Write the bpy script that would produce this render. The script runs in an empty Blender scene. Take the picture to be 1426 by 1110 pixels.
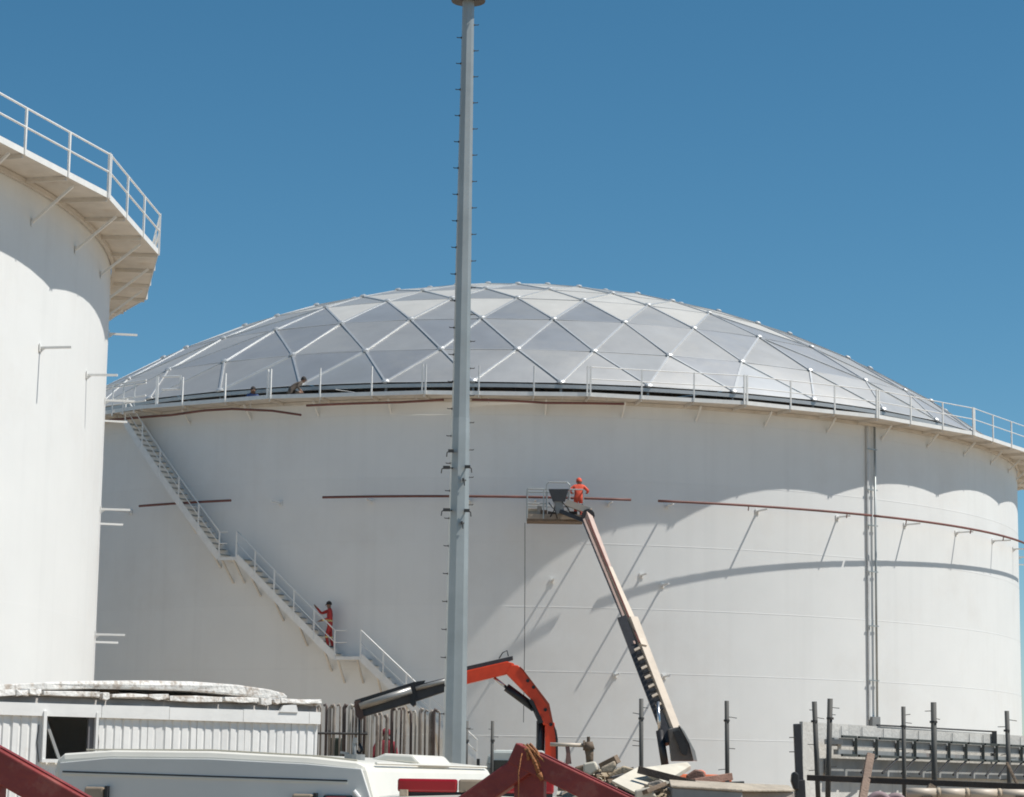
import bpy, bmesh, math, random
from mathutils import Vector, Matrix
random.seed(11)
sin, cos, pi, R_ = math.sin, math.cos, math.pi, math.radians
sc = bpy.context.scene
col = sc.collection

# ------------------------------------------------------------------ camera
EYE = 2.1
F = 3300.0                      # focal length in photograph pixels (1426 wide)
PITCH, ROLL = 0.1586, 0.0153
CF = Vector((0, cos(PITCH), sin(PITCH)))
UP = Vector((0, -sin(PITCH), cos(PITCH)))
RT = Vector((1, 0, 0))
CR = RT*cos(ROLL) + UP*sin(ROLL)
CU = -RT*sin(ROLL) + UP*cos(ROLL)
cam_d = bpy.data.cameras.new('camera'); cam = bpy.data.objects.new('camera', cam_d); col.objects.link(cam)
cam_d.sensor_width = 36; cam_d.lens = F/1426*36; cam_d.clip_start = .1; cam_d.clip_end = 6000
M = Matrix.Identity(4)
for i in range(3):
    M[i][0] = CR[i]; M[i][1] = CU[i]; M[i][2] = -CF[i]
M[2][3] = EYE
cam.matrix_world = M
sc.camera = cam
sc.render.resolution_x = 1024; sc.render.resolution_y = 797

# ------------------------------------------------------------------ sky, sun, exposure
SUN = Vector((.512, -.083, .855)).normalized()
EL = math.asin(SUN.z)
w = bpy.data.worlds.new('World'); sc.world = w; w.use_nodes = True
nt = w.node_tree; nt.nodes.clear()
sky = nt.nodes.new('ShaderNodeTexSky'); sky.sky_type = 'NISHITA'; sky.sun_disc = False
sky.sun_elevation = EL; sky.sun_rotation = math.atan2(SUN.x, SUN.y)
sky.altitude = 1500; sky.air_density = 1.0; sky.dust_density = 0.2; sky.ozone_density = 4.0
bg = nt.nodes.new('ShaderNodeBackground'); bg.inputs[1].default_value = .075
ow = nt.nodes.new('ShaderNodeOutputWorld')
hs = nt.nodes.new('ShaderNodeHueSaturation'); hs.inputs['Hue'].default_value = .482; hs.inputs['Saturation'].default_value = 1.2
nt.links.new(sky.outputs[0], hs.inputs['Color']); nt.links.new(hs.outputs[0], bg.inputs[0]); nt.links.new(bg.outputs[0], ow.inputs[0])
sd = bpy.data.lights.new('sun', 'SUN'); sd.energy = 4.5; sd.angle = R_(.53); sd.color = (1, .955, .885)
so = bpy.data.objects.new('sun', sd); col.objects.link(so)
so.rotation_euler = SUN.to_track_quat('Z', 'Y').to_euler(); so.location = SUN*200
sc.view_settings.view_transform = 'Standard'; sc.view_settings.look = 'None'
sc.view_settings.exposure = 0.30; sc.view_settings.gamma = 1
try: sc.render.engine = 'CYCLES'; sc.cycles.filter_width = 1.85
except Exception: pass

def P(px, py, y):
    """point at forward distance y on the ray through photograph pixel px, py"""
    d = CF + CR*((px-713)/F) - CU*((py-555)/F)
    v = d*(y/d.y); v.z += EYE
    return v

# ------------------------------------------------------------------ materials
MATS = {}
def mat(name, c, rough=.6, metal=0., var=.12, scale=3., bump=0., bscale=40., streak=0., rust=0., rustc=(.16, .07, .03), rscale=1.5, spec=.5, stretch=(1, 1, 1), rlo=.55, sheen=0.):
    if name in MATS: return MATS[name]
    m = bpy.data.materials.new(name); m.use_nodes = True; t = m.node_tree; N = t.nodes; L = t.links
    b = N['Principled BSDF']; b.inputs['Roughness'].default_value = rough; b.inputs['Metallic'].default_value = metal
    b.inputs['Specular IOR Level'].default_value = spec
    if sheen: b.inputs['Sheen Weight'].default_value = sheen; b.inputs['Sheen Roughness'].default_value = .45; b.inputs['Sheen Tint'].default_value = (1, .97, .92, 1)
    tc = N.new('ShaderNodeTexCoord'); mp = N.new('ShaderNodeMapping'); mp.inputs['Scale'].default_value = stretch
    L.new(tc.outputs['Object'], mp.inputs[0])
    n = N.new('ShaderNodeTexNoise'); n.inputs['Scale'].default_value = scale; n.inputs['Detail'].default_value = 7; n.inputs['Roughness'].default_value = .6
    L.new(mp.outputs[0], n.inputs[0])
    mr = N.new('ShaderNodeMapRange'); mr.inputs[1].default_value = .3; mr.inputs[2].default_value = .7
    mr.inputs[3].default_value = 1-var; mr.inputs[4].default_value = 1+var*.6
    L.new(n.outputs[0], mr.inputs[0])
    oi = N.new('ShaderNodeObjectInfo')
    mo = N.new('ShaderNodeMapRange'); mo.inputs[3].default_value = 1-var*.5; mo.inputs[4].default_value = 1+var*.3
    L.new(oi.outputs['Random'], mo.inputs[0])
    mm = N.new('ShaderNodeMath'); mm.operation = 'MULTIPLY'; L.new(mr.outputs[0], mm.inputs[0]); L.new(mo.outputs[0], mm.inputs[1])
    val = mm.outputs[0]
    if streak:
        mp2 = N.new('ShaderNodeMapping'); mp2.inputs['Scale'].default_value = (1.6, 1.6, .06); L.new(tc.outputs['Object'], mp2.inputs[0])
        n2 = N.new('ShaderNodeTexNoise'); n2.inputs['Scale'].default_value = 1.3; n2.inputs['Detail'].default_value = 8; L.new(mp2.outputs[0], n2.inputs[0])
        r2 = N.new('ShaderNodeMapRange'); r2.inputs[1].default_value = .5; r2.inputs[2].default_value = .75; r2.inputs[3].default_value = 1; r2.inputs[4].default_value = 1-streak
        L.new(n2.outputs[0], r2.inputs[0]); m3 = N.new('ShaderNodeMath'); m3.operation = 'MULTIPLY'; L.new(val, m3.inputs[0]); L.new(r2.outputs[0], m3.inputs[1]); val = m3.outputs[0]
    vm = N.new('ShaderNodeVectorMath'); vm.operation = 'SCALE'; vm.inputs[0].default_value = c[:3]; L.new(val, vm.inputs['Scale'])
    out = vm.outputs[0]
    if rust:
        n4 = N.new('ShaderNodeTexNoise'); n4.inputs['Scale'].default_value = rscale; n4.inputs['Detail'].default_value = 10; n4.inputs['Roughness'].default_value = .7
        L.new(tc.outputs['Object'], n4.inputs[0])
        r4 = N.new('ShaderNodeMapRange'); r4.inputs[1].default_value = rlo; r4.inputs[2].default_value = rlo+.12; r4.inputs[4].default_value = rust; L.new(n4.outputs[0], r4.inputs[0])
        mx = N.new('ShaderNodeMix'); mx.data_type = 'RGBA'; L.new(r4.outputs[0], mx.inputs[0]); L.new(out, mx.inputs[6]); mx.inputs[7].default_value = (*rustc, 1); out = mx.outputs[2]
    L.new(out, b.inputs['Base Color'])
    if bump:
        n3 = N.new('ShaderNodeTexNoise'); n3.inputs['Scale'].default_value = bscale; n3.inputs['Detail'].default_value = 6; L.new(tc.outputs['Object'], n3.inputs[0])
        bp = N.new('ShaderNodeBump'); bp.inputs['Strength'].default_value = bump; bp.inputs['Distance'].default_value = .05; L.new(n3.outputs[0], bp.inputs['Height']); L.new(bp.outputs[0], b.inputs['Normal'])
    MATS[name] = m; return m

TANK = mat('tank_white_paint', (.75, .755, .74), .48, var=.03, scale=.5, streak=.04, bump=.05, bscale=.9, rust=.12, rustc=(.50, .43, .36), rscale=.16, rlo=.50)
WHITE = mat('white_steel_paint', (.76, .76, .74), .45, var=.08, scale=4)
DECK = mat('walkway_paint', (.66, .63, .58), .6, var=.12, scale=1.2, streak=.12, rust=.35, rustc=(.38, .30, .22), rscale=.9)
ALU = [mat('aluminium_panel_%s' % k, c, r, mt, var=.10, scale=.8, bump=.10, bscale=.8, rust=rw, rustc=(.50, .485, .455), rscale=.55, rlo=.50, sheen=.3) for k, c, r, mt, rw in
       (('bright', (.52, .52, .51), .42, .8, .35), ('blue', (.42, .43, .445), .46, .8, .4), ('dull', (.45, .45, .445), .49, .75, .45), ('dusty', (.54, .525, .49), .58, .30, .7))]  # dusty tone also carries the painted pale sky reflection
GLINT = mat('panel_glint', (.66, .66, .65), .35, .5, var=.06, scale=1.)  # paler metal for one edge panel: a glint put into its colour
ALUB = mat('aluminium_batten', (.60, .61, .61), .42, .6, var=.1)
DARKS = mat('dark_bare_steel', (.05, .05, .05), .7, var=.3, rust=.4)
PIPE = mat('red_primer_pipe', (.19, .075, .062), .6, var=.3, scale=2)
GALV = mat('galvanised_steel', (.40, .43, .43), .5, .55, var=.14, scale=1.5, streak=.18)
BLACK = mat('black_paint', (.018, .018, .020), .45, var=.3)
CHAR = mat('charcoal_paint', (.045, .045, .05), .5, var=.25, scale=6)
ORANGE = mat('orange_crane_paint', (.78, .062, .015), .38, var=.14, scale=5, rust=.25, rustc=(.3, .05, .02), rscale=4)
CREAM = mat('cream_boom_paint', (.56, .48, .39), .5, var=.12, rust=.2, rustc=(.3, .2, .13), rscale=3)
ROSE = mat('pinkish_boom_paint', (.46, .33, .28), .5, var=.15)
OXIDE = mat('red_oxide_primer', (.235, .036, .031), .5, var=.2, scale=6, bump=.12, bscale=30, rust=.45, rustc=(.34, .13, .10), rscale=9)
ROPE = mat('orange_brown_rope', (.36, .15, .06), .9, var=.3, bump=.5, bscale=120)
CABIN = mat('cabin_white_sheet', (.83, .825, .80), .55, var=.07, scale=1.6, streak=.08, rust=.4, rustc=(.62, .57, .50), rscale=3, rlo=.6, bump=.08, bscale=8)
FLAKE = mat('flaking_white_roof', (.76, .74, .70), .8, var=.18, scale=4, bump=.6, bscale=14, rust=.8, rustc=(.33, .26, .20), rscale=6, rlo=.49)
TIMB = mat('old_timber', (.20, .145, .10), .8, var=.35, scale=5, stretch=(1, 1, 1), bump=.3, bscale=30)
TIMB2 = mat('pale_timber', (.42, .34, .25), .8, var=.25, scale=5, bump=.3, bscale=30)
PLY = mat('pale_plywood', (.58, .54, .45), .7, var=.15, scale=3, rust=.4, rustc=(.38, .31, .23), rscale=2)
CONC = mat('pale_concrete', (.52, .51, .48), .85, var=.14, scale=2, bump=.25, bscale=20, streak=.15)
GREYC = mat('grey_form_panel', (.27, .275, .27), .7, var=.2, scale=3, rust=.3, rustc=(.3, .28, .26), rscale=2)
GREYS = mat('grey_form_steel', (.27, .28, .28), .55, .2, var=.2, scale=4, rust=.4, rscale=4)
RUSTT = mat('weathered_tube_steel', (.34, .30, .26), .65, .25, var=.3, scale=3, rust=.8, rustc=(.14, .10, .08), rscale=2.2, rlo=.5)
VAN = mat('cream_vehicle_paint', (.74, .71, .63), .3, var=.05, scale=2, rust=.15, rustc=(.6, .54, .45), rscale=3)
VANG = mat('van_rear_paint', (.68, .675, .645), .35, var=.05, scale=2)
REDL = mat('red_lens', (.32, .010, .018), .18, var=.1)
CLEARL = mat('amber_clear_lens', (.34, .27, .20), .2, var=.2)
GLASS = mat('dark_window_glass', (.02, .022, .025), .08, var=.1)
RUBBER = mat('tyre_rubber', (.025, .025, .025), .85, var=.3)
CHROME = mat('bare_metal', (.6, .6, .6), .25, .95, var=.05)
SKIN = mat('skin', (.24, .13, .085), .6, var=.1)
RED_CL = mat('red_coverall', (.46, .045, .04), .85, var=.25, scale=9)
ORG_CL = mat('orange_coverall', (.68, .095, .05), .85, var=.25, scale=9)
MAR_CL = mat('maroon_coverall', (.26, .03, .045), .85, var=.25, scale=9)
BRN_CL = mat('brown_clothes', (.10, .08, .065), .9, var=.3, scale=9)
BLU_CL = mat('blue_clothes', (.05, .08, .20), .9, var=.3, scale=9)
BOOT = mat('dark_boots', (.03, .025, .02), .7)
HAIR = mat('dark_hair', (.02, .017, .015), .8)
REFL = mat('reflective_tape', (.75, .62, .25), .4)
SAND = mat('sandy_ground', (.33, .26, .185), .95, var=.22, scale=.35, bump=.4, bscale=4)

# ------------------------------------------------------------------ mesh builder
class MB:
    def __init__(s): s.v = []; s.f = []; s.mi = []
    def add(s, vs, fs, mi=0):
        o = len(s.v); s.v += [Vector(v) for v in vs]; s.f += [[i+o for i in f] for f in fs]; s.mi += [mi]*len(fs); return s
    def box(s, c, d, rot=None, mi=0):
        c = Vector(c); q = []
        for z in (-1, 1):
            for x, y in ((-1, -1), (1, -1), (1, 1), (-1, 1)):
                v = Vector((x*d[0]/2, y*d[1]/2, z*d[2]/2))
                if rot: v = rot @ v
                q.append(c+v)
        return s.add(q, [(3, 2, 1, 0), (4, 5, 6, 7), (0, 1, 5, 4), (1, 2, 6, 5), (2, 3, 7, 6), (3, 0, 4, 7)], mi)
    def beam(s, a, b, wd, h, side=None, twist=0, taper=1., mi=0):
        a = Vector(a); b = Vector(b); d = (b-a).normalized()
        if side is None: side = d.cross(Vector((0, 0, 1)))
        if side.length < 1e-4: side = Vector((1, 0, 0))
        side = (side - d*side.dot(d)).normalized()
        u = side.cross(d).normalized()
        if twist:
            q = Matrix.Rotation(twist, 3, d); side = q @ side; u = q @ u
        q = []
        for p, k in ((a, 1.), (b, taper)):
            for x, y in ((-1, -1), (1, -1), (1, 1), (-1, 1)): q.append(p+side*(x*wd/2*k)+u*(y*h/2*k))
        return s.add(q, [(3, 2, 1, 0), (4, 5, 6, 7), (0, 1, 5, 4), (1, 2, 6, 5), (2, 3, 7, 6), (3, 0, 4, 7)], mi)
    def tube(s, pts, r, n=8, caps=True, r2=None, mi=0):
        pts = [Vector(p) for p in pts]; rings = []; ref = None
        for i, p in enumerate(pts):
            d = (pts[min(i+1, len(pts)-1)]-pts[max(i-1, 0)]).normalized()
            if ref is None:
                ref = d.cross(Vector((0, 0, 1)))
                if ref.length < .05: ref = Vector((1, 0, 0))
            ref = (ref-d*ref.dot(d)).normalized(); u = d.cross(ref)
            rr = r if r2 is None else r+(r2-r)*i/(len(pts)-1)
            rings.append([p+(ref*cos(2*pi*k/n)+u*sin(2*pi*k/n))*rr for k in range(n)])
        vs = [v for q in rings for v in q]; fs = []
        for i in range(len(pts)-1):
            for k in range(n):
                fs.append((i*n+k, i*n+(k+1) % n, (i+1)*n+(k+1) % n, (i+1)*n+k))
        if caps: fs += [tuple(range(n-1, -1, -1)), tuple(range((len(pts)-1)*n, len(pts)*n))]
        return s.add(vs, fs, mi)
    def prism(s, poly, ext, mi=0):
        """closed polygon (3-D points) extruded along the vector ext"""
        poly = [Vector(p) for p in poly]; ext = Vector(ext); n = len(poly)
        return s.add(poly+[p+ext for p in poly], [tuple(range(n)), tuple(range(2*n-1, n-1, -1))]+[(i, i+n, (i+1) % n+n, (i+1) % n) for i in range(n)], mi)
    def mesh(s, name, m, smooth=False):
        me = bpy.data.meshes.new(name); me.from_pydata([tuple(v) for v in s.v], [], s.f)
        for k in (m if isinstance(m, (list, tuple)) else [m]): me.materials.append(k)
        if isinstance(m, (list, tuple)):
            for p, i in zip(me.polygons, s.mi): p.material_index = i
        if smooth:
            for p in me.polygons: p.use_smooth = True
        bm = bmesh.new(); bm.from_mesh(me); bmesh.ops.recalc_face_normals(bm, faces=bm.faces); bm.to_mesh(me); bm.free()
        return me

def ob(name, me, parent=None, loc=None, rz=0., label=None):
    o = bpy.data.objects.new(name, me); col.objects.link(o)
    if parent is not None: o.parent = parent
    if loc is not None: o.location = loc
    o.rotation_euler.z = rz
    if label: o['label'] = label
    return o
def tag(o, label, cat, group=None):
    o['label'] = label; o['category'] = cat
    if group: o['group'] = group
    return o
ORI = {}
def root(name, loc, label, cat, group=None):
    o = bpy.data.objects.new(name, None); col.objects.link(o); o.location = loc; o.empty_display_size = .3
    ORI[o] = Vector(loc); return tag(o, label, cat, group)
def base_of(o):
    while o.parent is not None: o = o.parent
    return ORI.get(o, Vector((0, 0, 0)))
def part(name, mb, m, parent, smooth=False, label=None, bevel=0.):
    """mb in world coordinates -> child mesh of parent (roots are unrotated)"""
    o0 = base_of(parent); q = MB(); q.v = [v-o0 for v in mb.v]; q.f = mb.f; q.mi = mb.mi
    o = ob(name, q.mesh(name, m, smooth), parent, label=label)
    if bevel: bv(o, bevel)
    return o
def bv(o, wd, seg=2):
    b = o.modifiers.new('bevel', 'BEVEL'); b.width = wd; b.segments = seg; b.limit_method = 'ANGLE'; b.angle_limit = R_(40)
def solo(name, mb, m, base, label, cat, group=None, smooth=False, bevel=0.):
    base = Vector(base); q = MB(); q.v = [v-base for v in mb.v]; q.f = mb.f; q.mi = mb.mi
    o = ob(name, q.mesh(name, m, smooth), None, base)
    if bevel: bv(o, bevel)
    return tag(o, label, cat, group)
def struct(name, me, loc=(0, 0, 0)):
    o = ob(name, me, None, loc); o['kind'] = 'structure'; return o

# ------------------------------------------------------------------ ground and earthworks
g = MB(); g.add([(-2500, -600, 0), (2500, -600, 0), (2500, 4500, 0), (-2500, 4500, 0)], [(0, 1, 2, 3)])
struct('ground', g.mesh('ground', SAND))
def sstep(a, b, x):
    t = max(0, min(1, (x-a)/(b-a))); return t*t*(3-2*t)
def mound(name, x0, x1, y0, y1, h, ramp, step=.5, seed=1, bumps=()):
    from mathutils import noise
    nx = int((x1-x0+2*ramp)/step); ny = int((y1-y0+2*ramp)/step); vs = []; fs = []
    for j in range(ny+1):
        for i in range(nx+1):
            x = x0-ramp+i*step; y = y0-ramp+j*step
            k = min(sstep(x0-ramp, x0, x), 1-sstep(x1, x1+ramp, x), sstep(y0-ramp, y0, y), 1-sstep(y1, y1+ramp, y))
            n = noise.noise(Vector((x*.6+seed*7, y*.6, 0)))*.10+noise.noise(Vector((x*2.1, y*2.1+seed, 3)))*.05
            e = sum(a*math.exp(-((x-bx_)/sx_)**2-((y-by_)/sy_)**2) for bx_, by_, sx_, sy_, a in bumps)
            vs.append((x, y, -.05+(h+n*.8)*k+ (0 if k else -.05)+e))
    for j in range(ny):
        for i in range(nx):
            a = j*(nx+1)+i; fs.append((a, a+1, a+nx+2, a+nx+1))
    m = MB().add(vs, fs); return struct(name, m.mesh(name, SAND, True))
HEAP = 1.72; BUND = 1.40
mound('earth_heap', .5, 20, 26, 43, HEAP, 1.6, .3, 2, ((1.15, 28.9, .75, .8, .42), (2.1, 28.9, .6, .9, .28)))
mound('earth_bund', -7.5, 1.0, 50.8, 56.5, BUND, 1.8, seed=5)

# ------------------------------------------------------------------ storage tanks
RL, RB, RBo = 9.25, 0, 0
def polar(r, a, z): return Vector((r*sin(a), -r*cos(a), z))
def arcpts(r, a0, a1, z, n): return [polar(r, a0+(a1-a0)*i/n, z) for i in range(n+1)]
SEAMS = [0, 1.22, 3.59, 5.955, 8.32, 10.69, 13.06, 15.43, 16.10]

def make_tank(name, label, c, R, nf, corner, wd, braceph, rails, bead=1., bz=15.50):
    t = root(name, (c[0], c[1], 0), label, 'storage tank', 'white storage tanks')
    N = 192
    # shell courses, each a little inside the one below, with its weld bead
    for k in range(len(SEAMS)-1):
        z0, z1 = SEAMS[k], SEAMS[k+1]; r = R-.0025*k; m = MB()
        vs = [polar(r, 2*pi*i/N, z) for z in (z0, z1) for i in range(N)]
        m.add(vs, [(i, (i+1) % N, N+(i+1) % N, N+i) for i in range(N)])
        o = ob('shell_course', m.mesh('shell_course', TANK, True), t)
        if 0 < k:
            m = MB(); prof = [(-.006, -.004), (.0, .007), (.006, .007), (.045, -.005)]
            vs = [polar(r+q*(bead if q > 0 else 1), 2*pi*i/N, z0+p*bead) for p, q in prof for i in range(N)]
            m.add(vs, [(j*N+i, j*N+(i+1) % N, (j+1)*N+(i+1) % N, (j+1)*N+i) for j in range(3) for i in range(N)])
            ob('weld_seam', m.mesh('weld_seam', TANK, True), o)
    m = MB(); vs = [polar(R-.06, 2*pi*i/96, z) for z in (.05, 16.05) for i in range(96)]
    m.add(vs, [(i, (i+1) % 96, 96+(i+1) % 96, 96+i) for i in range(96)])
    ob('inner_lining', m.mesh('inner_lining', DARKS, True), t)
    # walkway: polygon of nf straight bays
    st = 2*pi/nf; ap = R+wd; rc = ap/cos(pi/nf); zt = 16.17; zb = 16.02
    m = MB(); n = N
    vs = [polar(r, 2*pi*i/n, z) for r, z in ((R+.004, 15.92), (R+.10, 15.92), (R+.10, 16.035), (R+.004, 16.035)) for i in range(n)]
    m.add(vs, [(j*n+i, j*n+(i+1) % n, ((j+1) % 4)*n+(i+1) % n, ((j+1) % 4)*n+i) for j in range(4) for i in range(n)])
    wk = ob('walkway', m.mesh('walkway', DECK), t)
    # deck plate (two per bay), fascia, posts, rails : shared meshes turned about the axis
    def bay_edge(u, off=0.):     # u 0..1 along the straight outer edge of the bay starting at angle 0
        a = polar(rc+off, 0, 0); b = polar(rc+off, st, 0); return a.lerp(b, u)
    def plate(u0, u1):
        q = MB(); inn = [polar(R+.003, st*(u0+(u1-u0)*i/6), 0) for i in range(7)]
        out = [bay_edge(u0+(u1-u0)*i/6) for i in range(7)]
        pl = inn+out[::-1]
        q.prism([p+Vector((0, 0, 16.05)) for p in pl], (0, 0, .03)); return q.mesh('deck_plate', DECK)
    pm = [plate(i/3+.001, (i+1)/3-.001) for i in range(3)]
    fa = MB(); a, b = bay_edge(0, .006), bay_edge(1, .006)
    fa.beam(a+Vector((0, 0, (zt+zb)/2)), b+Vector((0, 0, (zt+zb)/2)), .012, zt-zb, a.normalized()); fam = fa.mesh('toe_plate', WHITE)
    jo = [MB().beam(polar(R+.10, st*u, 15.99), bay_edge(u, -.03)+Vector((0, 0, 15.99)), .05, .10).mesh('deck_joist', DECK) for u in (0.002, 1/3, 2/3)]
    # a brace under the deck: plate on the shell, raking angle
    bm_ = MB().beam(polar(R, 0, bz), polar(R+(wd-.12)*(15.98-bz)/.86, 0, 15.98), .06, .06); bm_.beam(polar(R+.006, 0, bz-.1), polar(R+.006, 0, bz+.1), .10, .012)
    brm = bm_.mesh('brace', TANK)
    for i in range(nf):
        rz = corner+st*i
        am = ((rz+st/2+pi) % (2*pi))-pi
        front = abs(am) < R_(128)
        if not front:
            if i % 1 == 0:
                ob('deck_plate', pm[0], wk, rz=rz); ob('deck_plate', pm[1], wk, rz=rz); ob('deck_plate', pm[2], wk, rz=rz); ob('toe_plate', fam, wk, rz=rz)
            continue
        for q in pm: ob('deck_plate', q, wk, rz=rz)
        for q in jo: ob('deck_joist', q, wk, rz=rz)
        ob('toe_plate', fam, wk, rz=rz)
    nb = 2*nf
    for i in range(nb):
        a = braceph+2*pi/nb*i; am = ((a+pi) % (2*pi))-pi
        if abs(am) < R_(125): ob('brace', brm, wk, rz=a)
    # railing
    e0 = [bay_edge(u, .02) for u in (0, 1/3, 2/3)]
    pms = []
    for i, p in enumerate(e0):
        q = MB()
        if i == 0:
            q.beam(p+Vector((-.06, 0, zb)), p+Vector((-.06, 0, zt+.98)), .06, .06); q.beam(p+Vector((.06, .01, zb)), p+Vector((.06, .01, zt+.98)), .06, .06)
        else: q.beam(p+Vector((0, 0, zb)), p+Vector((0, 0, zt+.96)), .05, .05)
        pms.append(q.mesh('rail_post', WHITE))
    R_R = .026 if bead < 1 else .020
    def railm(z):
        return [MB().tube([e0[0]+Vector((0, 0, z)), bay_edge(1, .02)+Vector((0, 0, z))], R_R, 8).mesh('hand_rail', WHITE)]
    top, mid = railm(zt+.95)[0], railm(zt+.50)[0]
    third = [MB().tube([bay_edge(i/3, .02)+Vector((0, 0, z)), bay_edge((i+1)/3, .02)+Vector((0, 0, z))], R_R, 8).mesh('hand_rail', WHITE) for z in (zt+.95, zt+.50) for i in range(3)]
    for i in range(nf):
        rz = corner+st*i; am = ((rz+pi) % (2*pi))-pi
        if abs(am) > R_(125): continue
        for j in range(3):
            a = am+st*j/3
            if rails is None or not rails(a, 'post'): continue
            ob('rail_post', pms[j], wk, rz=rz)
        if rails(am+.01, 'rail') and rails(am+st-.01, 'rail'):
            ob('hand_rail', top, wk, rz=rz); ob('hand_rail', mid, wk, rz=rz)
        else:
            for j in range(3):
                if rails(am+st*(j+.1)/3, 'rail') and rails(am+st*(j+.9)/3, 'rail'):
                    ob('hand_rail', third[j], wk, rz=rz); ob('hand_rail', third[3+j], wk, rz=rz)
    # stub brackets for the cooling-water rings
    sm = MB().beam(polar(R, 0, 0), polar(R+.80, 0, 0), .055, .055); sm.beam(polar(R+.01, 0, -.10), polar(R+.01, 0, .10), .16, .02); sm.beam(polar(R+.10, 0, -.015), polar(R+.012, 0, -.09), .02, .05)
    return t, wk, sm.mesh('pipe_bracket', WHITE)

# left tank
LC = (-35.0, 61.216); LR = 24.03
lt, lwk, lst = make_tank('storage_tank', 'large white storage tank at left edge, near, with overhanging railed walkway', LC, LR, 25, R_(80.0), 1.14, R_(76.7), lambda a, k: True, .35, 15.12)
for a, z in ((60.1, 12.2), (69.4, 12.2), (78.66, 12.2), (87.93, 12.2), (97.2, 12.15), (106.5, 12.15), (97.2, 9.15), (106.5, 9.15), (97.2, 5.75), (106.5, 5.75), (101, 14.3), (116, 12.15)):
    ob('pipe_bracket', lst, lt, (0, 0, z), R_(a))
m = MB(); vs = [polar(LR-.07, 2*pi*i/96, 15.7) for i in range(96)]+[Vector((0, 0, 16.6))]
m.add(vs, [(i, (i+1) % 96, 96) for i in range(96)]); ob('cone_roof', m.mesh('cone_roof', TANK), lt)

# dome tank
DC = (.183, 110.427); DR = 23.083
def drails(a, kind):
    d = math.degrees(a)
    if kind == 'post': return not (-44 < d < -34)
    return d > 4.5 or d < -44
dt, dwk, dst = make_tank('storage_tank', 'white storage tank under a shiny panelled dome roof, red pipe sections round it', DC, DR, 25, R_(20.65), 1.03, R_(20.65+3.6), drails)
for a in (-69, -60, -50, -41, -32, -22.6, -13.4, -4.2, 1.8, 8.6, 14.2, 23.4, 32.6, 41.9, 51, 60.3, 69.5, 78.8, 88):
    ob('pipe_bracket', dst, dt, (0, 0, 12.20), R_(a))
for a, z in ((11.8, 9.58), (13.8, 9.24), (9.4, 5.88), (14.03, 5.87), (3.5, 9.3), (-1.5, 5.9)):
    ob('pipe_bracket', dst, dt, (0, 0, z), R_(a))
def pipe(knots, r_off, rad=.047):
    """knots: (angle deg, z)"""
    pts = []
    for (a0, z0), (a1, z1) in zip(knots, knots[1:]):
        n = max(2, int(abs(a1-a0)/1.5))
        pts += [polar(DR+r_off, R_(a0+(a1-a0)*i/n), z0+(z1-z0)*i/n) for i in range(n)]
    pts.append(polar(DR+r_off, R_(knots[-1][0]), knots[-1][1]))
    return ob('spray_pipe', MB().tube(pts, rad, 10).mesh('spray_pipe', PIPE, True), dt)
for a0, a1 in ((-37.7, -26.8), (-17.5, 10.3), (12.8, 35.2), (35.5, 75)): pipe([(a0, 12.29), (a1, 12.29)], .77)
for kn in ([(-44, 15.84), (-34, 15.74), (-29.9, 15.81), (-27, 15.79), (-22.7, 15.63), (-19.8, 15.42)], [(-19.3, 15.77), (-10.4, 15.80), (-6.5, 15.88)], [(-4, 15.88), (-.6, 15.86), (2.6, 15.80), (9.6, 15.86)]):
    pipe(kn, .80, .045)
nz = MB().tube([polar(DR+.77, 0, 12.29), polar(DR+.73, 0, 12.10)], .022, 6).mesh('nozzle', PIPE)
for i in range(7):
    a = 21.5+i*9.2+(i % 2)*1.5
    ob('nozzle', nz, dt, rz=R_(a))
hang = MB().beam(polar(DR+.80, 0, 15.75), polar(DR+.80, 0, 16.04), .03, .03).mesh('pipe_hanger', DECK)
for a in (-41, -32, -25, -18, -9, -2.5, 4, 8): ob('pipe_hanger', hang, dt, rz=R_(a))
# vertical cable channel and conduit down the sunlit side
m = MB().beam(polar(DR+.05, R_(36.45), 4.5), polar(DR+.05, R_(36.45), 15.9), .085, .06, Vector((cos(R_(36.5)), sin(R_(36.5)), 0)))
ch = ob('cable_channel', m.mesh('cable_channel', mat('channel_grey', (.52, .53, .53), .6, var=.15, scale=2)), dt)
m = MB().tube([polar(DR+.10, R_(37.35), 4.6), polar(DR+.10, R_(37.35), 15.9)], .045, 8); ob('conduit', m.mesh('conduit', GALV, True), ch)
cl = MB().beam(polar(DR+.12, R_(36.3), 0), polar(DR+.12, R_(37.6), 0), .035, .05).mesh('clamp', GALV)
for z in (6.0, 8.1, 10.2, 12.0, 13.4, 15.0): ob('clamp', cl, ch, (0, 0, z))
m = MB().beam(polar(DR+.10, R_(37.0), 4.25), polar(DR+.10, R_(37.0), 4.62), .42, .2, Vector((cos(R_(37)), sin(R_(37)), 0))); ob('junction_box', m.mesh('junction_box', GREYS), ch)

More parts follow.
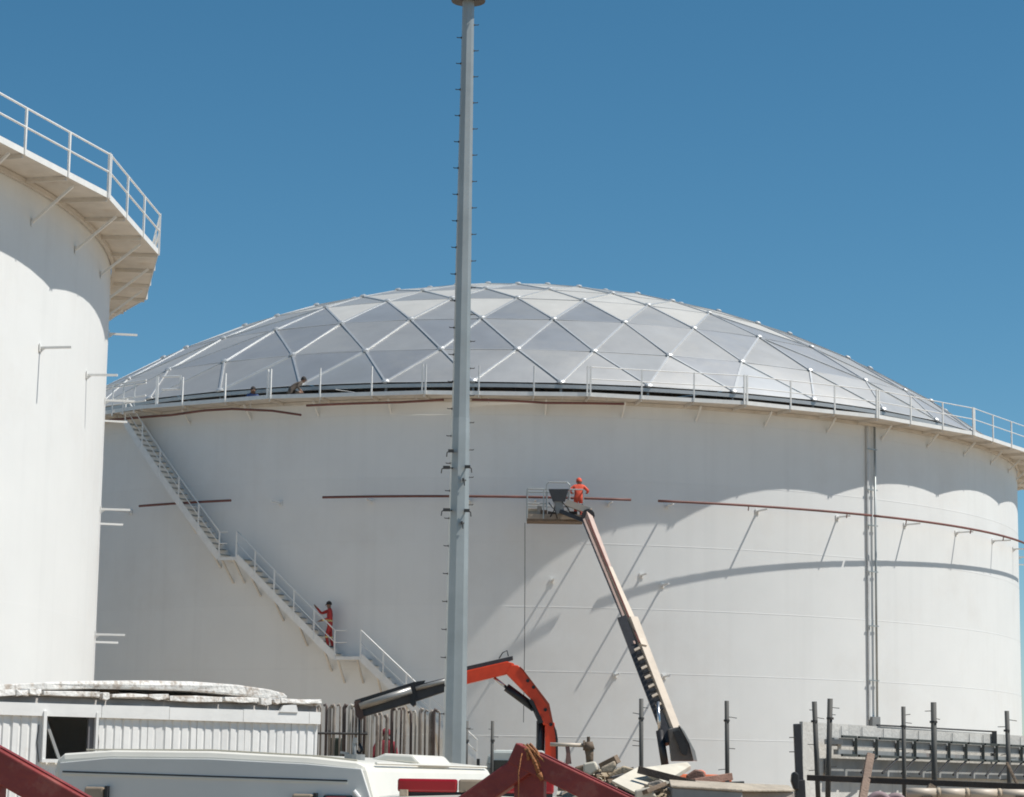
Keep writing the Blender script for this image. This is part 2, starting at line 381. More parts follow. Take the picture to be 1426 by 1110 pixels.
# geodesic dome roof
ZB, RISE, RBASE = 16.62, 7.9, 22.7
RS = (RBASE**2+RISE**2)/(2*RISE); ZC = ZB+RISE-RS
RADII = [0, 2.25, 4.5, 6.75, 9.05, 11.45, 13.9, 17.05, 20.1]; RE = 22.42
def sp(r, a): return polar(r, a, ZC+math.sqrt(RS*RS-r*r))
def node(s, n, k):
    if n == 0: return sp(0, 0)
    t = -1+2*k/n; return sp(RADII[n], R_(72*s+36*(.94*t+.06*t**3)))
nodes = {}; tris = []
def nid(p):
    key = (round(p.x, 2), round(p.y, 2), round(p.z, 2)); nodes.setdefault(key, p); return key
for s in range(5):
    for n in range(1, 9):
        for k in range(n): tris.append([nid(node(s, n, k)), nid(node(s, n, k+1)), nid(node(s, n-1, k))])
        for k in range(n-1): tris.append([nid(node(s, n-1, k)), nid(node(s, n-1, k+1)), nid(node(s, n, k+1))])
r8 = [node(s, 8, k) for s in range(5) for k in range(8)]
an = [math.atan2(p.x, -p.y) for p in r8]
ed = []
for j in range(40):
    a0, a1 = an[j], an[(j+1) % 40]
    while a1 < a0: a1 += 2*pi
    ed.append(sp(RE, (a0+a1)/2))
for j in range(40):
    tris.append([nid(r8[j]), nid(r8[(j+1) % 40]), nid(ed[j])]); tris.append([nid(ed[j]), nid(ed[(j+1) % 40]), nid(r8[(j+1) % 40])])
camL = Vector((0, 0, EYE))-Vector((DC[0], DC[1], 0))
def facing(c, nrm): return max(0., nrm.dot((camL-c).normalized()))
dm = MB(); n = 120
vs = [polar(r, 2*pi*i/n, z) for r, z in ((22.30, 16.62), (22.46, 16.60), (22.46, 16.74), (22.30, 16.76)) for i in range(n)]
dm.add(vs, [(j*n+i, j*n+(i+1) % n, ((j+1) % 4)*n+(i+1) % n, ((j+1) % 4)*n+i) for j in range(4) for i in range(n)])
dome = ob('dome_roof', dm.mesh('dome_roof', ALU[2]), dt)
def panel_mb(q, tri, rs):
    a, b, c = [nodes[k] for k in tri]; nrm = (b-a).cross(c-a).normalized()
    if nrm.z < 0: nrm = -nrm
    ce = (a+b+c)/3
    pts = [ce+(p-ce)*.965+nrm*(-.02+rs.uniform(-.012, .012)) for p in (a, b, c)]
    mids = [(pts[i]+pts[(i+1) % 3])/2+nrm*rs.uniform(0, .012) for i in range(3)]
    top = ce+nrm*(rs.uniform(-.03, .035))
    lo = [p-nrm*.03 for p in pts]
    vs = [pts[0], mids[0], pts[1], mids[1], pts[2], mids[2], top]+lo+[pts[0], mids[0], pts[1], mids[1], pts[2], mids[2]]
    q.add(vs, [(i, (i+1) % 6, 6) for i in range(6)]+[(10, 7, 8, 12, 11), (12, 8, 9, 14, 13), (14, 9, 7, 10, 15)]); return ce, nrm
info = []
for tr in tris:
    a, b, c = [nodes[k] for k in tr]; nv = (b-a).cross(c-a)
    if nv.z < 0: nv = -nv
    info.append((facing((a+b+c)/3, nv.normalized())*nv.length, tr))
info.sort(key=lambda q: -q[0])
rs = random.Random(4); rest = MB()
for i, (ar, tr) in enumerate(info):
    if i < 300 and ar > 0:
        q = MB(); ce, _n = panel_mb(q, tr, rs); flat = math.hypot(ce.x, ce.y) < 15.6      # tone by ring: dust, plus reflected sky put into the colour
        po = ob('dome_panel', q.mesh('dome_panel', (GLINT if (math.hypot(ce.x, ce.y) > 21 and 22 < math.degrees(math.atan2(ce.x, -ce.y)) < 27.5 and _n.z > .1 and abs(ce.z-17.2) < .5) else rs.choices(ALU, (0, 0, 2, 12) if flat else ((0, 7, 4, 0) if math.hypot(ce.x, ce.y) < 19.2 else (1, 3, 7, 0)))[0])), dome)
        for p_ in po.data.polygons: p_.use_smooth = len(p_.vertices) == 3
    else: panel_mb(rest, tr, rs)
o = ob('dome_panel_field', rest.mesh('dome_panel_field', ALU[2]), dome); o['kind'] = 'stuff'
edges = {}
for tr in tris:
    for i in range(3):
        e = tuple(sorted((tr[i], tr[(i+1) % 3]))); edges[e] = 1
el = []
for e in edges:
    a, b = nodes[e[0]], nodes[e[1]]; c = (a+b)/2; nn = (c-Vector((0, 0, ZC))).normalized()
    el.append((facing(c, nn), e))
el.sort(key=lambda q: -q[0]); rest = MB()
for i, (fc, e) in enumerate(el):
    a, b = nodes[e[0]], nodes[e[1]]; nn = ((a+b)/2-Vector((0, 0, ZC))).normalized()
    hz = abs((b-a).normalized().z) < .06 and abs(math.hypot(a.x, a.y)-math.hypot(b.x, b.y)) < .35
    q = MB() if i < 300 else rest
    wd, h = (.04, .018) if hz else (.075, .05)
    sd_ = (b-a).cross(nn)
    q.beam(a+nn*(h/2-.025), b+nn*(h/2-.025), wd, h, sd_)
    if i < 300: ob('dome_batten', q.mesh('dome_batten', ALUB), dome)
o = ob('dome_batten_field', rest.mesh('dome_batten_field', ALUB), dome); o['kind'] = 'stuff'
hub = MB()
for z, r in ((0, .22), (.09, .20), (.10, .17)): pass
hub.add([(r*cos(2*pi*i/10), r*sin(2*pi*i/10), z) for z, r in ((0, .135), (.07, .135), (.10, .07)) for i in range(10)],
        [(j*10+i, j*10+(i+1) % 10, (j+1)*10+(i+1) % 10, (j+1)*10+i) for j in range(2) for i in range(10)]+[tuple(range(20, 30))])
hubm = hub.mesh('dome_hub', ALUB)
for p in nodes.values():
    nn = (p-Vector((0, 0, ZC))).normalized()
    if facing(p, nn) < -.0: continue
    o = ob('dome_hub', hubm, dome, p-nn*.01); o.rotation_mode = 'QUATERNION'; o.rotation_quaternion = nn.to_track_quat('Z', 'Y')
sup = MB().beam(polar(22.4, 0, 16.0), polar(22.3, 0, 16.66), .09, .09).mesh('dome_support', GREYS)
for p in ed: ob('dome_support', sup, dome, rz=math.atan2(p.x, -p.y))

# spiral stair on the dome tank
ro, ri = DR+.86, DR+.10
def spol(r, a, z): return polar(r, R_(a), z)
stair = ob('stair', MB().beam(spol(DR+.02, -39.2, 16.0), spol(DR+1.02, -39.2, 16.0), .9, .05).mesh('stair', WHITE), dt)
fl = [((-39.9, 15.55), (-27.75, 10.02)), ((-25.9, 10.02), (-15.9, 6.27)), ((-13.5, 6.27), (-3.0, 2.35))]
for fi, ((a0, z0), (a1, z1)) in enumerate(fl):
    n = 10
    for r in (ro, ri):
        q = MB()
        for i in range(n):
            A0 = a0+(a1-a0)*i/n; A1 = a0+(a1-a0)*(i+1)/n; Z0 = z0+(z1-z0)*i/n; Z1 = z0+(z1-z0)*(i+1)/n
            q.beam(spol(r, A0, Z0+.11), spol(r, A1, Z1+.11), .02, .26, spol(1, A0, 0))
        ob('stringer', q.mesh('stringer', WHITE), stair)
    nst = int((z0-z1)/.215)
    for i in range(nst):
        f_ = (i+.5)/nst; A = a0+(a1-a0)*f_; Z = z0+(z1-z0)*f_
        ob('step', MB().beam(spol(ri+.02, A, Z+.14), spol(ro-.02, A, Z+.14), .24, .03).mesh('step', GALV), stair)
    for h, rr in ((.98, .024), (.54, .02)):
        if fi == 0 and h < .6: pass
        q = MB().tube([spol(ro, a0+(a1-a0)*i/n, z0+(z1-z0)*i/n+.1+h) for i in range(n+1)], rr, 8); ob('hand_rail', q.mesh('hand_rail', WHITE, True), stair)
    for i in range(6):
        f_ = i/5; A = a0+(a1-a0)*f_; Z = z0+(z1-z0)*f_
        ob('rail_post', MB().beam(spol(ro, A, Z), spol(ro, A, Z+1.09), .05, .05).mesh('rail_post', WHITE), stair)
    for i in range(4):
        f_ = (i+.6)/4; A = a0+(a1-a0)*f_; Z = z0+(z1-z0)*f_
        ob('support_bracket', MB().beam(spol(DR, A, Z-.75), spol(ro-.05, A, Z-.03), .06, .06).mesh('support_bracket', DECK), stair)
for a0, a1, z in ((-27.75, -25.9, 10.02), (-15.9, -13.5, 6.27)):
    q = MB(); pl = [spol(ri, a0, z), spol(ri, a1, z), spol(ro, a1, z), spol(ro, a0, z)]; q.prism(pl, (0, 0, .12)); ob('landing', q.mesh('landing', WHITE), stair)
    for h in (.54, .98): ob('hand_rail', MB().tube([spol(ro, a0, z+.1+h), spol(ro, a0+(a1-a0)*.45, z+.1+h)], .024, 8).mesh('hand_rail', WHITE), stair)
    for a in (a0+.3, a1-.3): ob('support_bracket', MB().beam(spol(DR, a, z-.8), spol(ro-.05, a, z), .06, .06).mesh('support_bracket', DECK), stair)
# stair-head gate posts and rails on the walkway
q = MB(); a = -35.2
q.beam(spol(DR+1.1, a, 16.1), spol(DR+1.1, a, 17.25), .10, .10); ob('gate_post', q.mesh('gate_post', WHITE), stair)
for h in (.55, 1.05): ob('gate_rail', MB().tube([spol(DR+1.1, -34.6, 16.17+h), spol(DR+1.1, -32.4, 16.12+h)], .035, 8).mesh('gate_rail', WHITE), stair)
ob('gate_post', MB().beam(spol(DR+1.1, -32.4, 16.68), spol(DR+1.1, -32.4, 17.2), .06, .06).mesh('gate_post', WHITE), stair)
for h in (.25, .45, .95, 1.05): ob('gate_rail', MB().tube([spol(DR+1.15, -44, 16.1+h), spol(DR+1.15, -36.5, 16.1+h)], .03, 8).mesh('gate_rail', WHITE), stair)
for a in (-42.5, -41, -39.5, -38): ob('gate_post', MB().beam(spol(DR+1.15, a, 15.9), spol(DR+1.15, a, 17.1), .05, .05).mesh('gate_post', WHITE), stair)

# ------------------------------------------------------------------ floodlight mast
MY = 40.0
mb_ = P(632, 1083, MY); mast = root('floodlight_mast', (mb_.x, MY, 0), 'tall grey tapered light mast with step pegs, standing before the domed tank', 'light mast')
def mpt(z):   # slight measured lean of zero: vertical mast
    return Vector((mb_.x, MY, z))
def oct_ring(z, d, rot=R_(22.5+14)): return [mpt(z)+Vector((d/2/cos(pi/8)*cos(rot+2*pi*k/8), d/2/cos(pi/8)*sin(rot+2*pi*k/8), 0)) for k in range(8)]
HT = P(650, 2, MY).z
def dia(z): return .395+(.205-.395)*z/HT
zj = P(640, 603, MY).z
for z0, z1, e in ((0, zj+.25, 0.), (zj, HT, -.012)):
    vs = oct_ring(z0, dia(z0)+e*1.)+oct_ring(z1, dia(z1)+e)
    if e == 0: pass
    part('mast_section', MB().add(vs, [(k, (k+1) % 8, 8+(k+1) % 8, 8+k) for k in range(8)]+[tuple(range(8, 16)), tuple(range(7, -1, -1))]), GALV, mast)
part('base_plate', MB().box((mb_.x, MY, .03), (.8, .8, .06)), GALV, mast)
z = 2.9; i = 0
while z < HT-.3:
    s = -1 if i % 2 else 1
    if not (s > 0 and 3.2 < z < 6.4):
        r = dia(z)/2
        q = MB().tube([mpt(z)+Vector((s*(r-.02), 0, 0)), mpt(z)+Vector((s*(r+.075), 0, 0)), mpt(z)+Vector((s*(r+.085), 0, .012))], .008, 6)
        q.tube([mpt(z)+Vector((s*(r-.005), 0, 0)), mpt(z)+Vector((s*(r+.015), 0, 0))], .018, 6)
        part('step_peg', q, DARKS, mast)
    z += .235; i += 1
for px, py, sx in ((628, 628, -.16), (622, 651, -.2), (651, 650, .16), (622, 710, -.2), (650, 711, .16), (645, 668, .05), (643, 728, .05)):
    c = P(px, py, MY-.2); q = MB().box(c, (abs(sx)*.6, .05, .05)); q.tube([c+Vector((0, 0, .02)), c+Vector((sx*.4, -.02, -.03)), c+Vector((sx*.45, 0, -.10))], .010, 6)
    q.beam(c, Vector((mb_.x+math.copysign(dia(c.z)/2, sx)*.7, MY-.1, c.z)), .02, .02)
    part('cable_clip', q, DARKS, mast)
hd = MB(); rr = .30
hd.add([mpt(HT+zz)+Vector((r*cos(2*pi*k/16), r*sin(2*pi*k/16), 0)) for zz, r in ((0, .06), (0, rr), (.10, rr), (.10, .06)) for k in range(16)],
       [(j*16+k, j*16+(k+1) % 16, (j+1)*16+(k+1) % 16, (j+1)*16+k) for j in range(3) for k in range(16)])
part('head_ring', hd, CHAR, mast)
for k in range(6):
    a = 2*pi*k/6+.3; c = mpt(HT+.45)+Vector((.62*cos(a), .62*sin(a), 0)); q = MB().box(c, (.16, .42, .34), Matrix.Rotation(a, 3, 'Z')@Matrix.Rotation(.5, 3, 'Y'))
    q.beam(mpt(HT+.12)+Vector((.25*cos(a), .25*sin(a), 0)), c, .05, .05); part('floodlight', q, CHAR, mast)

# ------------------------------------------------------------------ people
def person(name, base, label, J, bones, rad, mats, face, group=None, hair=True, extra=None):
    """J: joint name -> local point (m, feet at z=0); one skinned continuous body; mats(co)->slot index; face: direction the head looks"""
    names = list(J); me = bpy.data.meshes.new(name); idx = {k: i for i, k in enumerate(names)}
    me.from_pydata([J[k] for k in names], [(idx[a], idx[b]) for a, b in bones], [])
    tmp = bpy.data.objects.new('tmp', me); col.objects.link(tmp)
    md = tmp.modifiers.new('s', 'SKIN'); md.use_smooth_shade = True
    sv = me.skin_vertices[0].data
    for k in names:
        r = rad.get(k, .05); sv[idx[k]].radius = r if isinstance(r, tuple) else (r, r); sv[idx[k]].use_root = (k == 'pelvis')
    ss = tmp.modifiers.new('u', 'SUBSURF'); ss.levels = 2; ss.render_levels = 2
    dg = bpy.context.evaluated_depsgraph_get(); ev = tmp.evaluated_get(dg); body = bpy.data.meshes.new_from_object(ev)
    bpy.data.objects.remove(tmp); body.name = 'body'
    for m_ in mats[0]: body.materials.append(m_)
    for p in body.polygons: p.material_index = mats[1](p.center); p.use_smooth = True
    r = root(name, base, label, 'person', group); ob('body', body, r)
    h = Vector(J['head']); f_ = Vector(face).normalized(); sdv = f_.cross(Vector((0, 0, 1))).normalized()
    # face: nose, ears, eyes ; hair or helmet
    q = MB(); q.tube([h+f_*.085+Vector((0, 0, .03)), h+f_*.125+Vector((0, 0, -.015))], .012, 6, r2=.02)
    for s in (-1, 1): q.box(h+sdv*(.088*s)+Vector((0, 0, .0)), (.03, .03, .06))
    ob('nose_and_ears', q.mesh('nose_and_ears', SKIN), r)
    q = MB()
    for s in (-1, 1): q.box(h+f_*.096+sdv*(.035*s)+Vector((0, 0, .03)), (.02, .02, .012))
    q.box(h+f_*.095+Vector((0, 0, -.055)), (.03, .02, .01)); ob('eyes_and_mouth', q.mesh('eyes_and_mouth', HAIR), r)
    if hair:
        q = MB(); n = 12; c = h+Vector((0, 0, .035))-f_*.012
        vs = []
        for j in range(6):
            t = j/5*pi/2*1.12; vs += [c+Vector((.108*sin(t)*cos(2*pi*k/n), .108*sin(t)*sin(2*pi*k/n), .125*cos(t))) for k in range(n)]
        q.add(vs, [(j*n+k, j*n+(k+1) % n, (j+1)*n+(k+1) % n, (j+1)*n+k) for j in range(5) for k in range(n)])
        ob('cap' if hair != 'hair' else 'hair', q.mesh('cap', hair if hair not in (True, 'hair') else HAIR, True), r)
    if extra: extra(r)
    return r
BON = [('pelvis', 'waist'), ('waist', 'chest'), ('chest', 'neck'), ('neck', 'head'), ('head', 'crown'), ('chest', 'shL'), ('chest', 'shR'), ('shL', 'elL'), ('elL', 'wrL'), ('wrL', 'haL'), ('shR', 'elR'), ('elR', 'wrR'), ('wrR', 'haR'),
       ('pelvis', 'hpL'), ('pelvis', 'hpR'), ('hpL', 'knL'), ('knL', 'anL'), ('anL', 'toL'), ('hpR', 'knR'), ('knR', 'anR'), ('anR', 'toR'),
       ('haL', 'fL1'), ('haL', 'fL2'), ('haR', 'fR1'), ('haR', 'fR2')]
RAD = dict(pelvis=(.155, .125), waist=(.145, .115), chest=(.165, .125), neck=.058, head=(.085, .10), crown=(.07, .085), shL=.075, shR=.075, elL=.055, elR=.055, wrL=.042, wrR=.042, haL=.040, haR=.040, hpL=.10, hpR=.10, knL=.072, knR=.072, anL=.055, anR=.055, toL=(.045, .035), toR=(.045, .035), fL1=.013, fL2=.015, fR1=.013, fR2=.015)
def pose(face=(0, 1, 0), hL=None, hR=None, eL=None, eR=None, lean=0, crouch=0, step=.0, sc_=1.):
    f_ = Vector(face).normalized(); s = f_.cross(Vector((0, 0, 1))).normalized()      # s: the person's right
    def L(x, y, z): return (s*x+f_*y+Vector((0, 0, z)))*sc_
    d = crouch
    J = dict(pelvis=L(0, -d*.25, .93-d*.5), waist=L(0, lean*.12-d*.2, 1.10-d*.5), chest=L(0, lean*.3-d*.1, 1.33-d*.55), neck=L(0, lean*.42-d*.04, 1.48-d*.58), head=L(0, lean*.5+.02, 1.60-d*.6), crown=L(0, lean*.54+.02, 1.69-d*.62),
             shL=L(-.19, lean*.36-d*.06, 1.40-d*.56), shR=L(.19, lean*.36-d*.06, 1.40-d*.56),
             hpL=L(-.10, -d*.22, .88-d*.5), hpR=L(.10, -d*.22, .88-d*.5), knL=L(-.11, .04+d*.30+step, .48-d*.12), knR=L(.11, .04+d*.25-step, .48-d*.14), anL=L(-.11, -.03+step, .075), anR=L(.11, -.03-step, .075), toL=L(-.12, .16+step, .035), toR=L(.12, .16-step, .035))
    for k, e, h in (('L', eL, hL), ('R', eR, hR)):
        x = -1 if k == 'L' else 1; sh = Vector(J['sh'+k])
        e = e or (x*.27, .0, 1.12-d*.5); h = h or (x*.27, .12, .90-d*.4)
        E_, H_ = L(*e), L(*h); J['el'+k] = E_; J['wr'+k] = H_
        dr = (H_-E_).normalized(); J['ha'+k] = H_+dr*.075; J['f'+k+'1'] = H_+dr*.17; J['f'+k+'2'] = H_+dr*.12+s*(-x*.045)+f_*.02
    return {k: tuple(v) for k, v in J.items()}
def clothes(J, cm, tape=False):
    hz = J['neck'][2]; hd = Vector(J['head']); wl, wr = Vector(J['haL']), Vector(J['haR'])
    def f(c):
        c = Vector(c)
        if (c-hd).length < .15 or c.z > hz+.05 and (c-hd).length < .2: return 1
        if min((c-wl).length, (c-wr).length) < .10: return 1
        if c.z < .10: return 2
        if tape and (abs(c.z-.42) < .035 or abs(c.z-1.02) < .03): return 3
        return 0
    return ([cm, SKIN, BOOT, REFL], f)
# worker on the stair, pointing up the flight
wp = Vector((DC[0], DC[1], 0))+spol(DR+.46, -16.75, 6.70+.0)
J = pose(face=(-1, -.25, 0), hR=(.10, .50, 1.50), eR=(.20, .30, 1.30), hL=(-.22, .34, 1.02), eL=(-.27, .02, 1.12), step=.10, lean=.1)
person('person', wp, 'person in red coverall standing on the tank stair, one arm raised up the flight', J, BON, RAD, clothes(J, RED_CL, True), (-1, -.25, 0), hair=HAIR)

# ------------------------------------------------------------------ boom lift
BY = 85.3
lift = root('boom_lift', (P(962, 1083, 80).x, 80, 0), 'aerial boom lift with cream and dark telescopic arm raised to the tank wall', 'boom lift')
j0 = P(952, 1052, 79.6); j1 = P(879, 862, 81.6); j2 = P(846, 792, 83.2); j3 = P(818, 715, 84.6)
dv = (j3-j0).normalized(); sdv = dv.cross(Vector((0, -1, 0))).normalized()      # across, in picture plane
def boom(a, b, wd, h, m, nm, tw=.75, off=0.):
    return part(nm, MB().beam(a+sdv*off, b+sdv*off, wd, h, sdv, tw), m, lift)
b1 = boom(j0, j1, .34, .34, CREAM, 'boom_section')
b2 = boom(j1-dv*1.2, j2, .255, .255, CREAM, 'boom_section'); b3 = boom(j2-dv*1.0, j3, .20, .20, ROSE, 'boom_section')
for a, b, o_, m_, wd in ((j0+dv*.6, j1+dv*.15, -.30, CHAR, .30), (j1-dv*1., j3-dv*.2, -.20, ROSE, .07), (j1-dv*1., j3-dv*.3, -.27, CHAR, .05)):
    q = MB().beam(a+sdv*o_+Vector((0, -.12, 0)), b+sdv*o_+Vector((0, -.12, 0)), wd, wd, sdv); part('hose_carrier', q, m_, lift)
part('boom_stripe', MB().beam(j1-dv*1.0+sdv*-.05+Vector((0, -.20, 0)), j3-dv*.3+sdv*-.05+Vector((0, -.15, 0)), .05, .05, sdv), mat('boom_dark_red', (.16, .05, .04), .6), lift)
ln = (j1-j0).length
for i in range(14):
    p = j0.lerp(j1, .34+i*.034)+sdv*(-.20)+Vector((0, -.34, .0))
    part('boom_letter', MB().beam(p-sdv*.10, p+sdv*.10+dv*.03, .09, .05, dv), CREAM if i % 2 else BLACK, lift)  # raised bars standing for the lettering along the boom
k0 = P(926, 1065, 79.3); k1 = P(914, 990, 80)
q = MB().tube([k0, k0.lerp(k1, .62)], .13, 10); part('lift_cylinder', q, BLACK, lift, True)
part('lift_rod', MB().tube([k0.lerp(k1, .6), k1+Vector((.05, 0, .3))], .06, 8), CHROME, lift, True)
q = MB().prism([P(*p, 79.2) for p in ((931, 1015), (946, 1012), (962, 1035), (969, 1052), (966, 1060), (936, 1060))], (0, .7, 0)); part('boom_foot', q, mat('boom_foot_grey', (.13, .125, .12), .6, var=.25), lift, bevel=.03)
q = MB().prism([P(*p, 79.1) for p in ((946, 1010), (953, 1018), (968, 1046), (971, 1060), (966, 1059), (960, 1036))], (0, .6, 0)); part('foot_guard', q, mat('foot_guard_grey', (.42, .43, .42), .5, var=.15), lift)
q = MB().prism([P(*p, 79.0) for p in ((937, 1019), (945, 1017), (958, 1042), (956, 1052), (950, 1050))], (0, .15, 0)); part('foot_recess', q, BLACK, lift)
tz = P(960, 1064, 79.6)
part('turntable', MB().box((tz.x+.2, 80, 1.75), (2.3, 2.2, 1.1)), mat('lift_orange', (.62, .15, .06), .45, var=.15), lift, bevel=.1)
part('engine_cover', MB().box((P(975, 1078, 79).x, 79.4, 2.1), (.75, .9, .36)), MATS['lift_orange'], lift, bevel=.08)
part('chassis', MB().box((tz.x+.2, 80, .8), (2.3, 4.6, .6)), CHAR, lift, bevel=.05)
def wheel(parent, c, r, wd, axis, nm='wheel'):
    ax = Vector(axis).normalized(); q = MB().tube([c-ax*wd/2, c-ax*wd*.42, c+ax*wd*.42, c+ax*wd/2], r, 20)
    o = part(nm, q, RUBBER, parent, bevel=.03)
    part('rim', MB().tube([c-ax*(wd/2+.01), c+ax*(wd/2+.01)], r*.55, 14), GREYS, o)
for x in (-1.05, 1.45):
    for y in (78.4, 81.6): wheel(lift, Vector((tz.x+x, y, .52)), .52, .36, (1, 0, 0))
# jib and platform mount
part('jib', MB().beam(P(822, 712, 84.7), P(789, 700, 85.1), .17, .22, Vector((0, 1, 0))), CREAM, lift)
part('jib_link', MB().beam(P(818, 727, 84.7), P(780, 712, 85.1), .12, .14, Vector((0, 1, 0))), CHAR, lift)
part('jib_knuckle', MB().tube([P(819, 718, 84.5), P(819, 718, 84.95)], .24, 12), CHAR, lift)
# platform
f0, f1 = P(734, 722, 85.2), P(790, 722, 85.2); fx0, fx1, fz = f0.x, P(812, 722, 85.2).x, f0.z
py0, py1 = 85.2, 86.15
plat = part('platform', MB().box(((fx0+fx1)/2, (py0+py1)/2, fz-.04), (fx1-fx0, py1-py0, .10)), TIMB, lift)
part('kick_plate', MB().box(((fx0+fx1)/2, py0, fz+.08), (fx1-fx0, .02, .18)), mat('tan_kick', (.36, .30, .24), .7, var=.3), plat)
hh = 1.08
for x, y in ((fx0, py0), (fx0, py1), (P(757, 700, BY).x, py0), (P(762, 700, BY).x, py1), (P(792, 700, BY).x, py1), (fx1, py0), (fx1, py1)):
    part('platform_post', MB().tube([(x, y, fz), (x, y, fz+hh)], .026, 8), GALV, plat)
for h in (.55, hh):
    for a, b in (((fx0, py0), (P(762, 700, BY).x, py0)), ((fx0, py1), (fx1, py1)), ((fx0, py0), (fx0, py1)), ((fx1, py0), (fx1, py1)), ((P(792, 700, BY).x, py0), (fx1, py0))):
        part('platform_rail', MB().tube([(*a, fz+h), (*b, fz+h)], .024, 8), GALV, plat)
xa, xb = P(761, 700, BY).x, P(793, 700, BY).x
part('arch_frame', MB().tube([(xa, py0, fz+.5), (xa, py0, fz+1.25), (xa+.08, py0, fz+1.33), (xb-.08, py0, fz+1.33), (xb, py0, fz+1.25), (xb, py0, fz+.5)], .024, 8), GALV, plat)
q = MB().prism([P(*p, py0-.12) for p in ((764, 681), (792, 681), (787, 698), (770, 698))], (0, .22, 0)); part('control_box', q, CHAR, plat)
part('control_mount', MB().beam(P(777, 698, py0), P(780, 715, py0), .32, .12, Vector((1, 0, 0))), GREYS, plat)
q = MB().box(P(745, 714, py0+.3), (.5, .4, .25)); part('tool_tray', q, TIMB2, plat)
for px, py, dx_, dz_, m_ in ((742, 717, .34, .16, 'tan_kick'), (757, 715, .26, .22, 'rusty_valve_box'), (768, 717, .3, .2, 'tool_dark'), (783, 716, .34, .24, 'tool_grey'), (798, 717, .3, .22, 'tool_dark'), (751, 711, .16, .3, 'tool_grey')):
    mm = MATS.get(m_) or mat(m_, {'rusty_valve_box': (.20, .13, .09), 'tool_dark': (.06, .05, .045), 'tool_grey': (.30, .28, .25)}[m_], .75, var=.3)
    part('tool_box', MB().box(P(px, py, py0+.22), (dx_, .35, dz_), Matrix.Rotation(random.uniform(-.2, .2), 3, 'Y')), mm, plat, bevel=.015)
for a_, b_ in (((764, 700), (776, 722)), ((772, 700), (766, 720)), ((783, 699), (795, 720)), ((789, 704), (812, 716))): part('hose', MB().tube([P(*a_, py0-.1), P((a_[0]+b_[0])/2+3, (a_[1]+b_[1])/2, py0-.16), P(*b_, py0-.08)], .022, 6), BLACK, plat, True)
part('hanging_cable', MB().tube([P(731, 728, py0), P(731, 800, py0+.02), P(730.5, 900, py0+.03), P(729, 1006, py0)], .012, 6), CHAR, lift)
wp = Vector((P(805.5, 700, 85.75).x, 85.75, fz+.01))
J = pose(face=(.1, 1, 0), hL=(-.30, .30, 1.12), hR=(.32, .28, 1.12), eL=(-.36, .02, 1.16), eR=(.37, .02, 1.16), lean=.35, crouch=.12, sc_=.94)
person('person', wp, 'person in orange coverall working from the raised lift platform', J, BON, RAD, clothes(J, ORG_CL), (.1, 1, 0), hair=ORG_CL)

# workers at the dome edge
ptop = Vector((DC[0], DC[1], 0))
J = pose(face=(.9, .45, 0), crouch=1.2, lean=.75, sc_=.88)
person('person', ptop+spol(DR+.35, -21.0, 16.085), 'person in brown clothes crouching on the walkway at the dome edge', J, BON, RAD, clothes(J, BRN_CL), (.9, .45, 0), hair=HAIR)
q = MB().beam(spol(22.1, -29.5, 15.02), spol(22.1, -24.0, 15.02), 1.7, .05, spol(1, -26.4, 0)); ob('inner_platform', q.mesh('inner_platform', DARKS), dt)
J = pose(face=(.3, -1, 0), lean=.3)
person('person', ptop+spol(22.74, -26.6, 15.05), 'person in blue clothes looking out of the gap below the dome', J, BON, RAD, clothes(J, BLU_CL), (.3, -1, 0), hair=HAIR)

# ------------------------------------------------------------------ loader crane truck
CY = 47.6
truck = root('crane_truck', (P(745, 1083, CY).x, CY, 0), 'truck with orange folding loader crane, dark extension reaching left past the mast', 'crane truck')
def poly(nm, pts, y, th, m, parent=truck, bevel=.0): return part(nm, MB().prism([P(a, b, y-th/2) for a, b in pts], (0, th, 0)), m, parent, bevel=bevel)
mainb = poly('main_boom', ((704, 937), (712, 925.5), (721, 926.5), (727, 932), (764, 980), (770, 1008), (757, 1010), (743, 977)), CY, .34, ORANGE, bevel=.015)
poly('boom_edge_plate', ((724, 928), (728, 931.5), (765, 980), (771, 1009), (768, 1009), (762, 982)), CY, .37, mat('dark_orange', (.33, .05, .02), .5), mainb)
col_ = poly('crane_column', ((759, 1008), (772, 1006), (775, 1030), (775, 1075), (759, 1075)), CY, .30, ORANGE, bevel=.015)
poly('column_edge', ((771, 1008), (775, 1018), (777, 1030), (777, 1075), (774.5, 1075), (774, 1030)), CY, .33, BLACK, col_)
for px, py in ((743, 957), (741, 988), (759.5, 988.5), (735, 948), (767, 1009)): part('pivot_pin', MB().tube([P(px, py, CY-.2), P(px, py, CY+.2)], .035, 10), BLACK, mainb)
part('lift_cylinder', MB().tube([P(752, 1072, CY), P(753, 1004, CY)], .085, 12), BLACK, truck, True)
part('lift_rod', MB().tube([P(753, 1006, CY), P(744, 986, CY)], .05, 10), CHAR, truck, True)
part('boom_cylinder', MB().tube([P(744, 986, CY), P(705, 957, CY)], .082, 12), BLACK, truck, True)
part('boom_rod', MB().tube([P(706, 958, CY), P(688, 944, CY)], .032, 10), CHROME, truck, True)
poly('linkage', ((735, 973), (742, 975), (757, 1006), (750, 1008), (744, 988)), CY-.03, .42, BLACK)
arm = poly('outer_boom', ((630, 938.5), (706, 921), (716, 924), (716, 934), (705, 939), (630, 957)), CY, .30, ORANGE, bevel=.012)
poly('hose_rail', ((628, 933), (714, 913.5), (714.5, 919), (706, 921.5), (628, 938.5)), CY-.02, .16, CHAR, arm)
part('hose', MB().tube([P(695, 917, CY), P(700, 909, CY), P(706, 906, CY), P(708, 914, CY)], .012, 6), BLACK, arm)
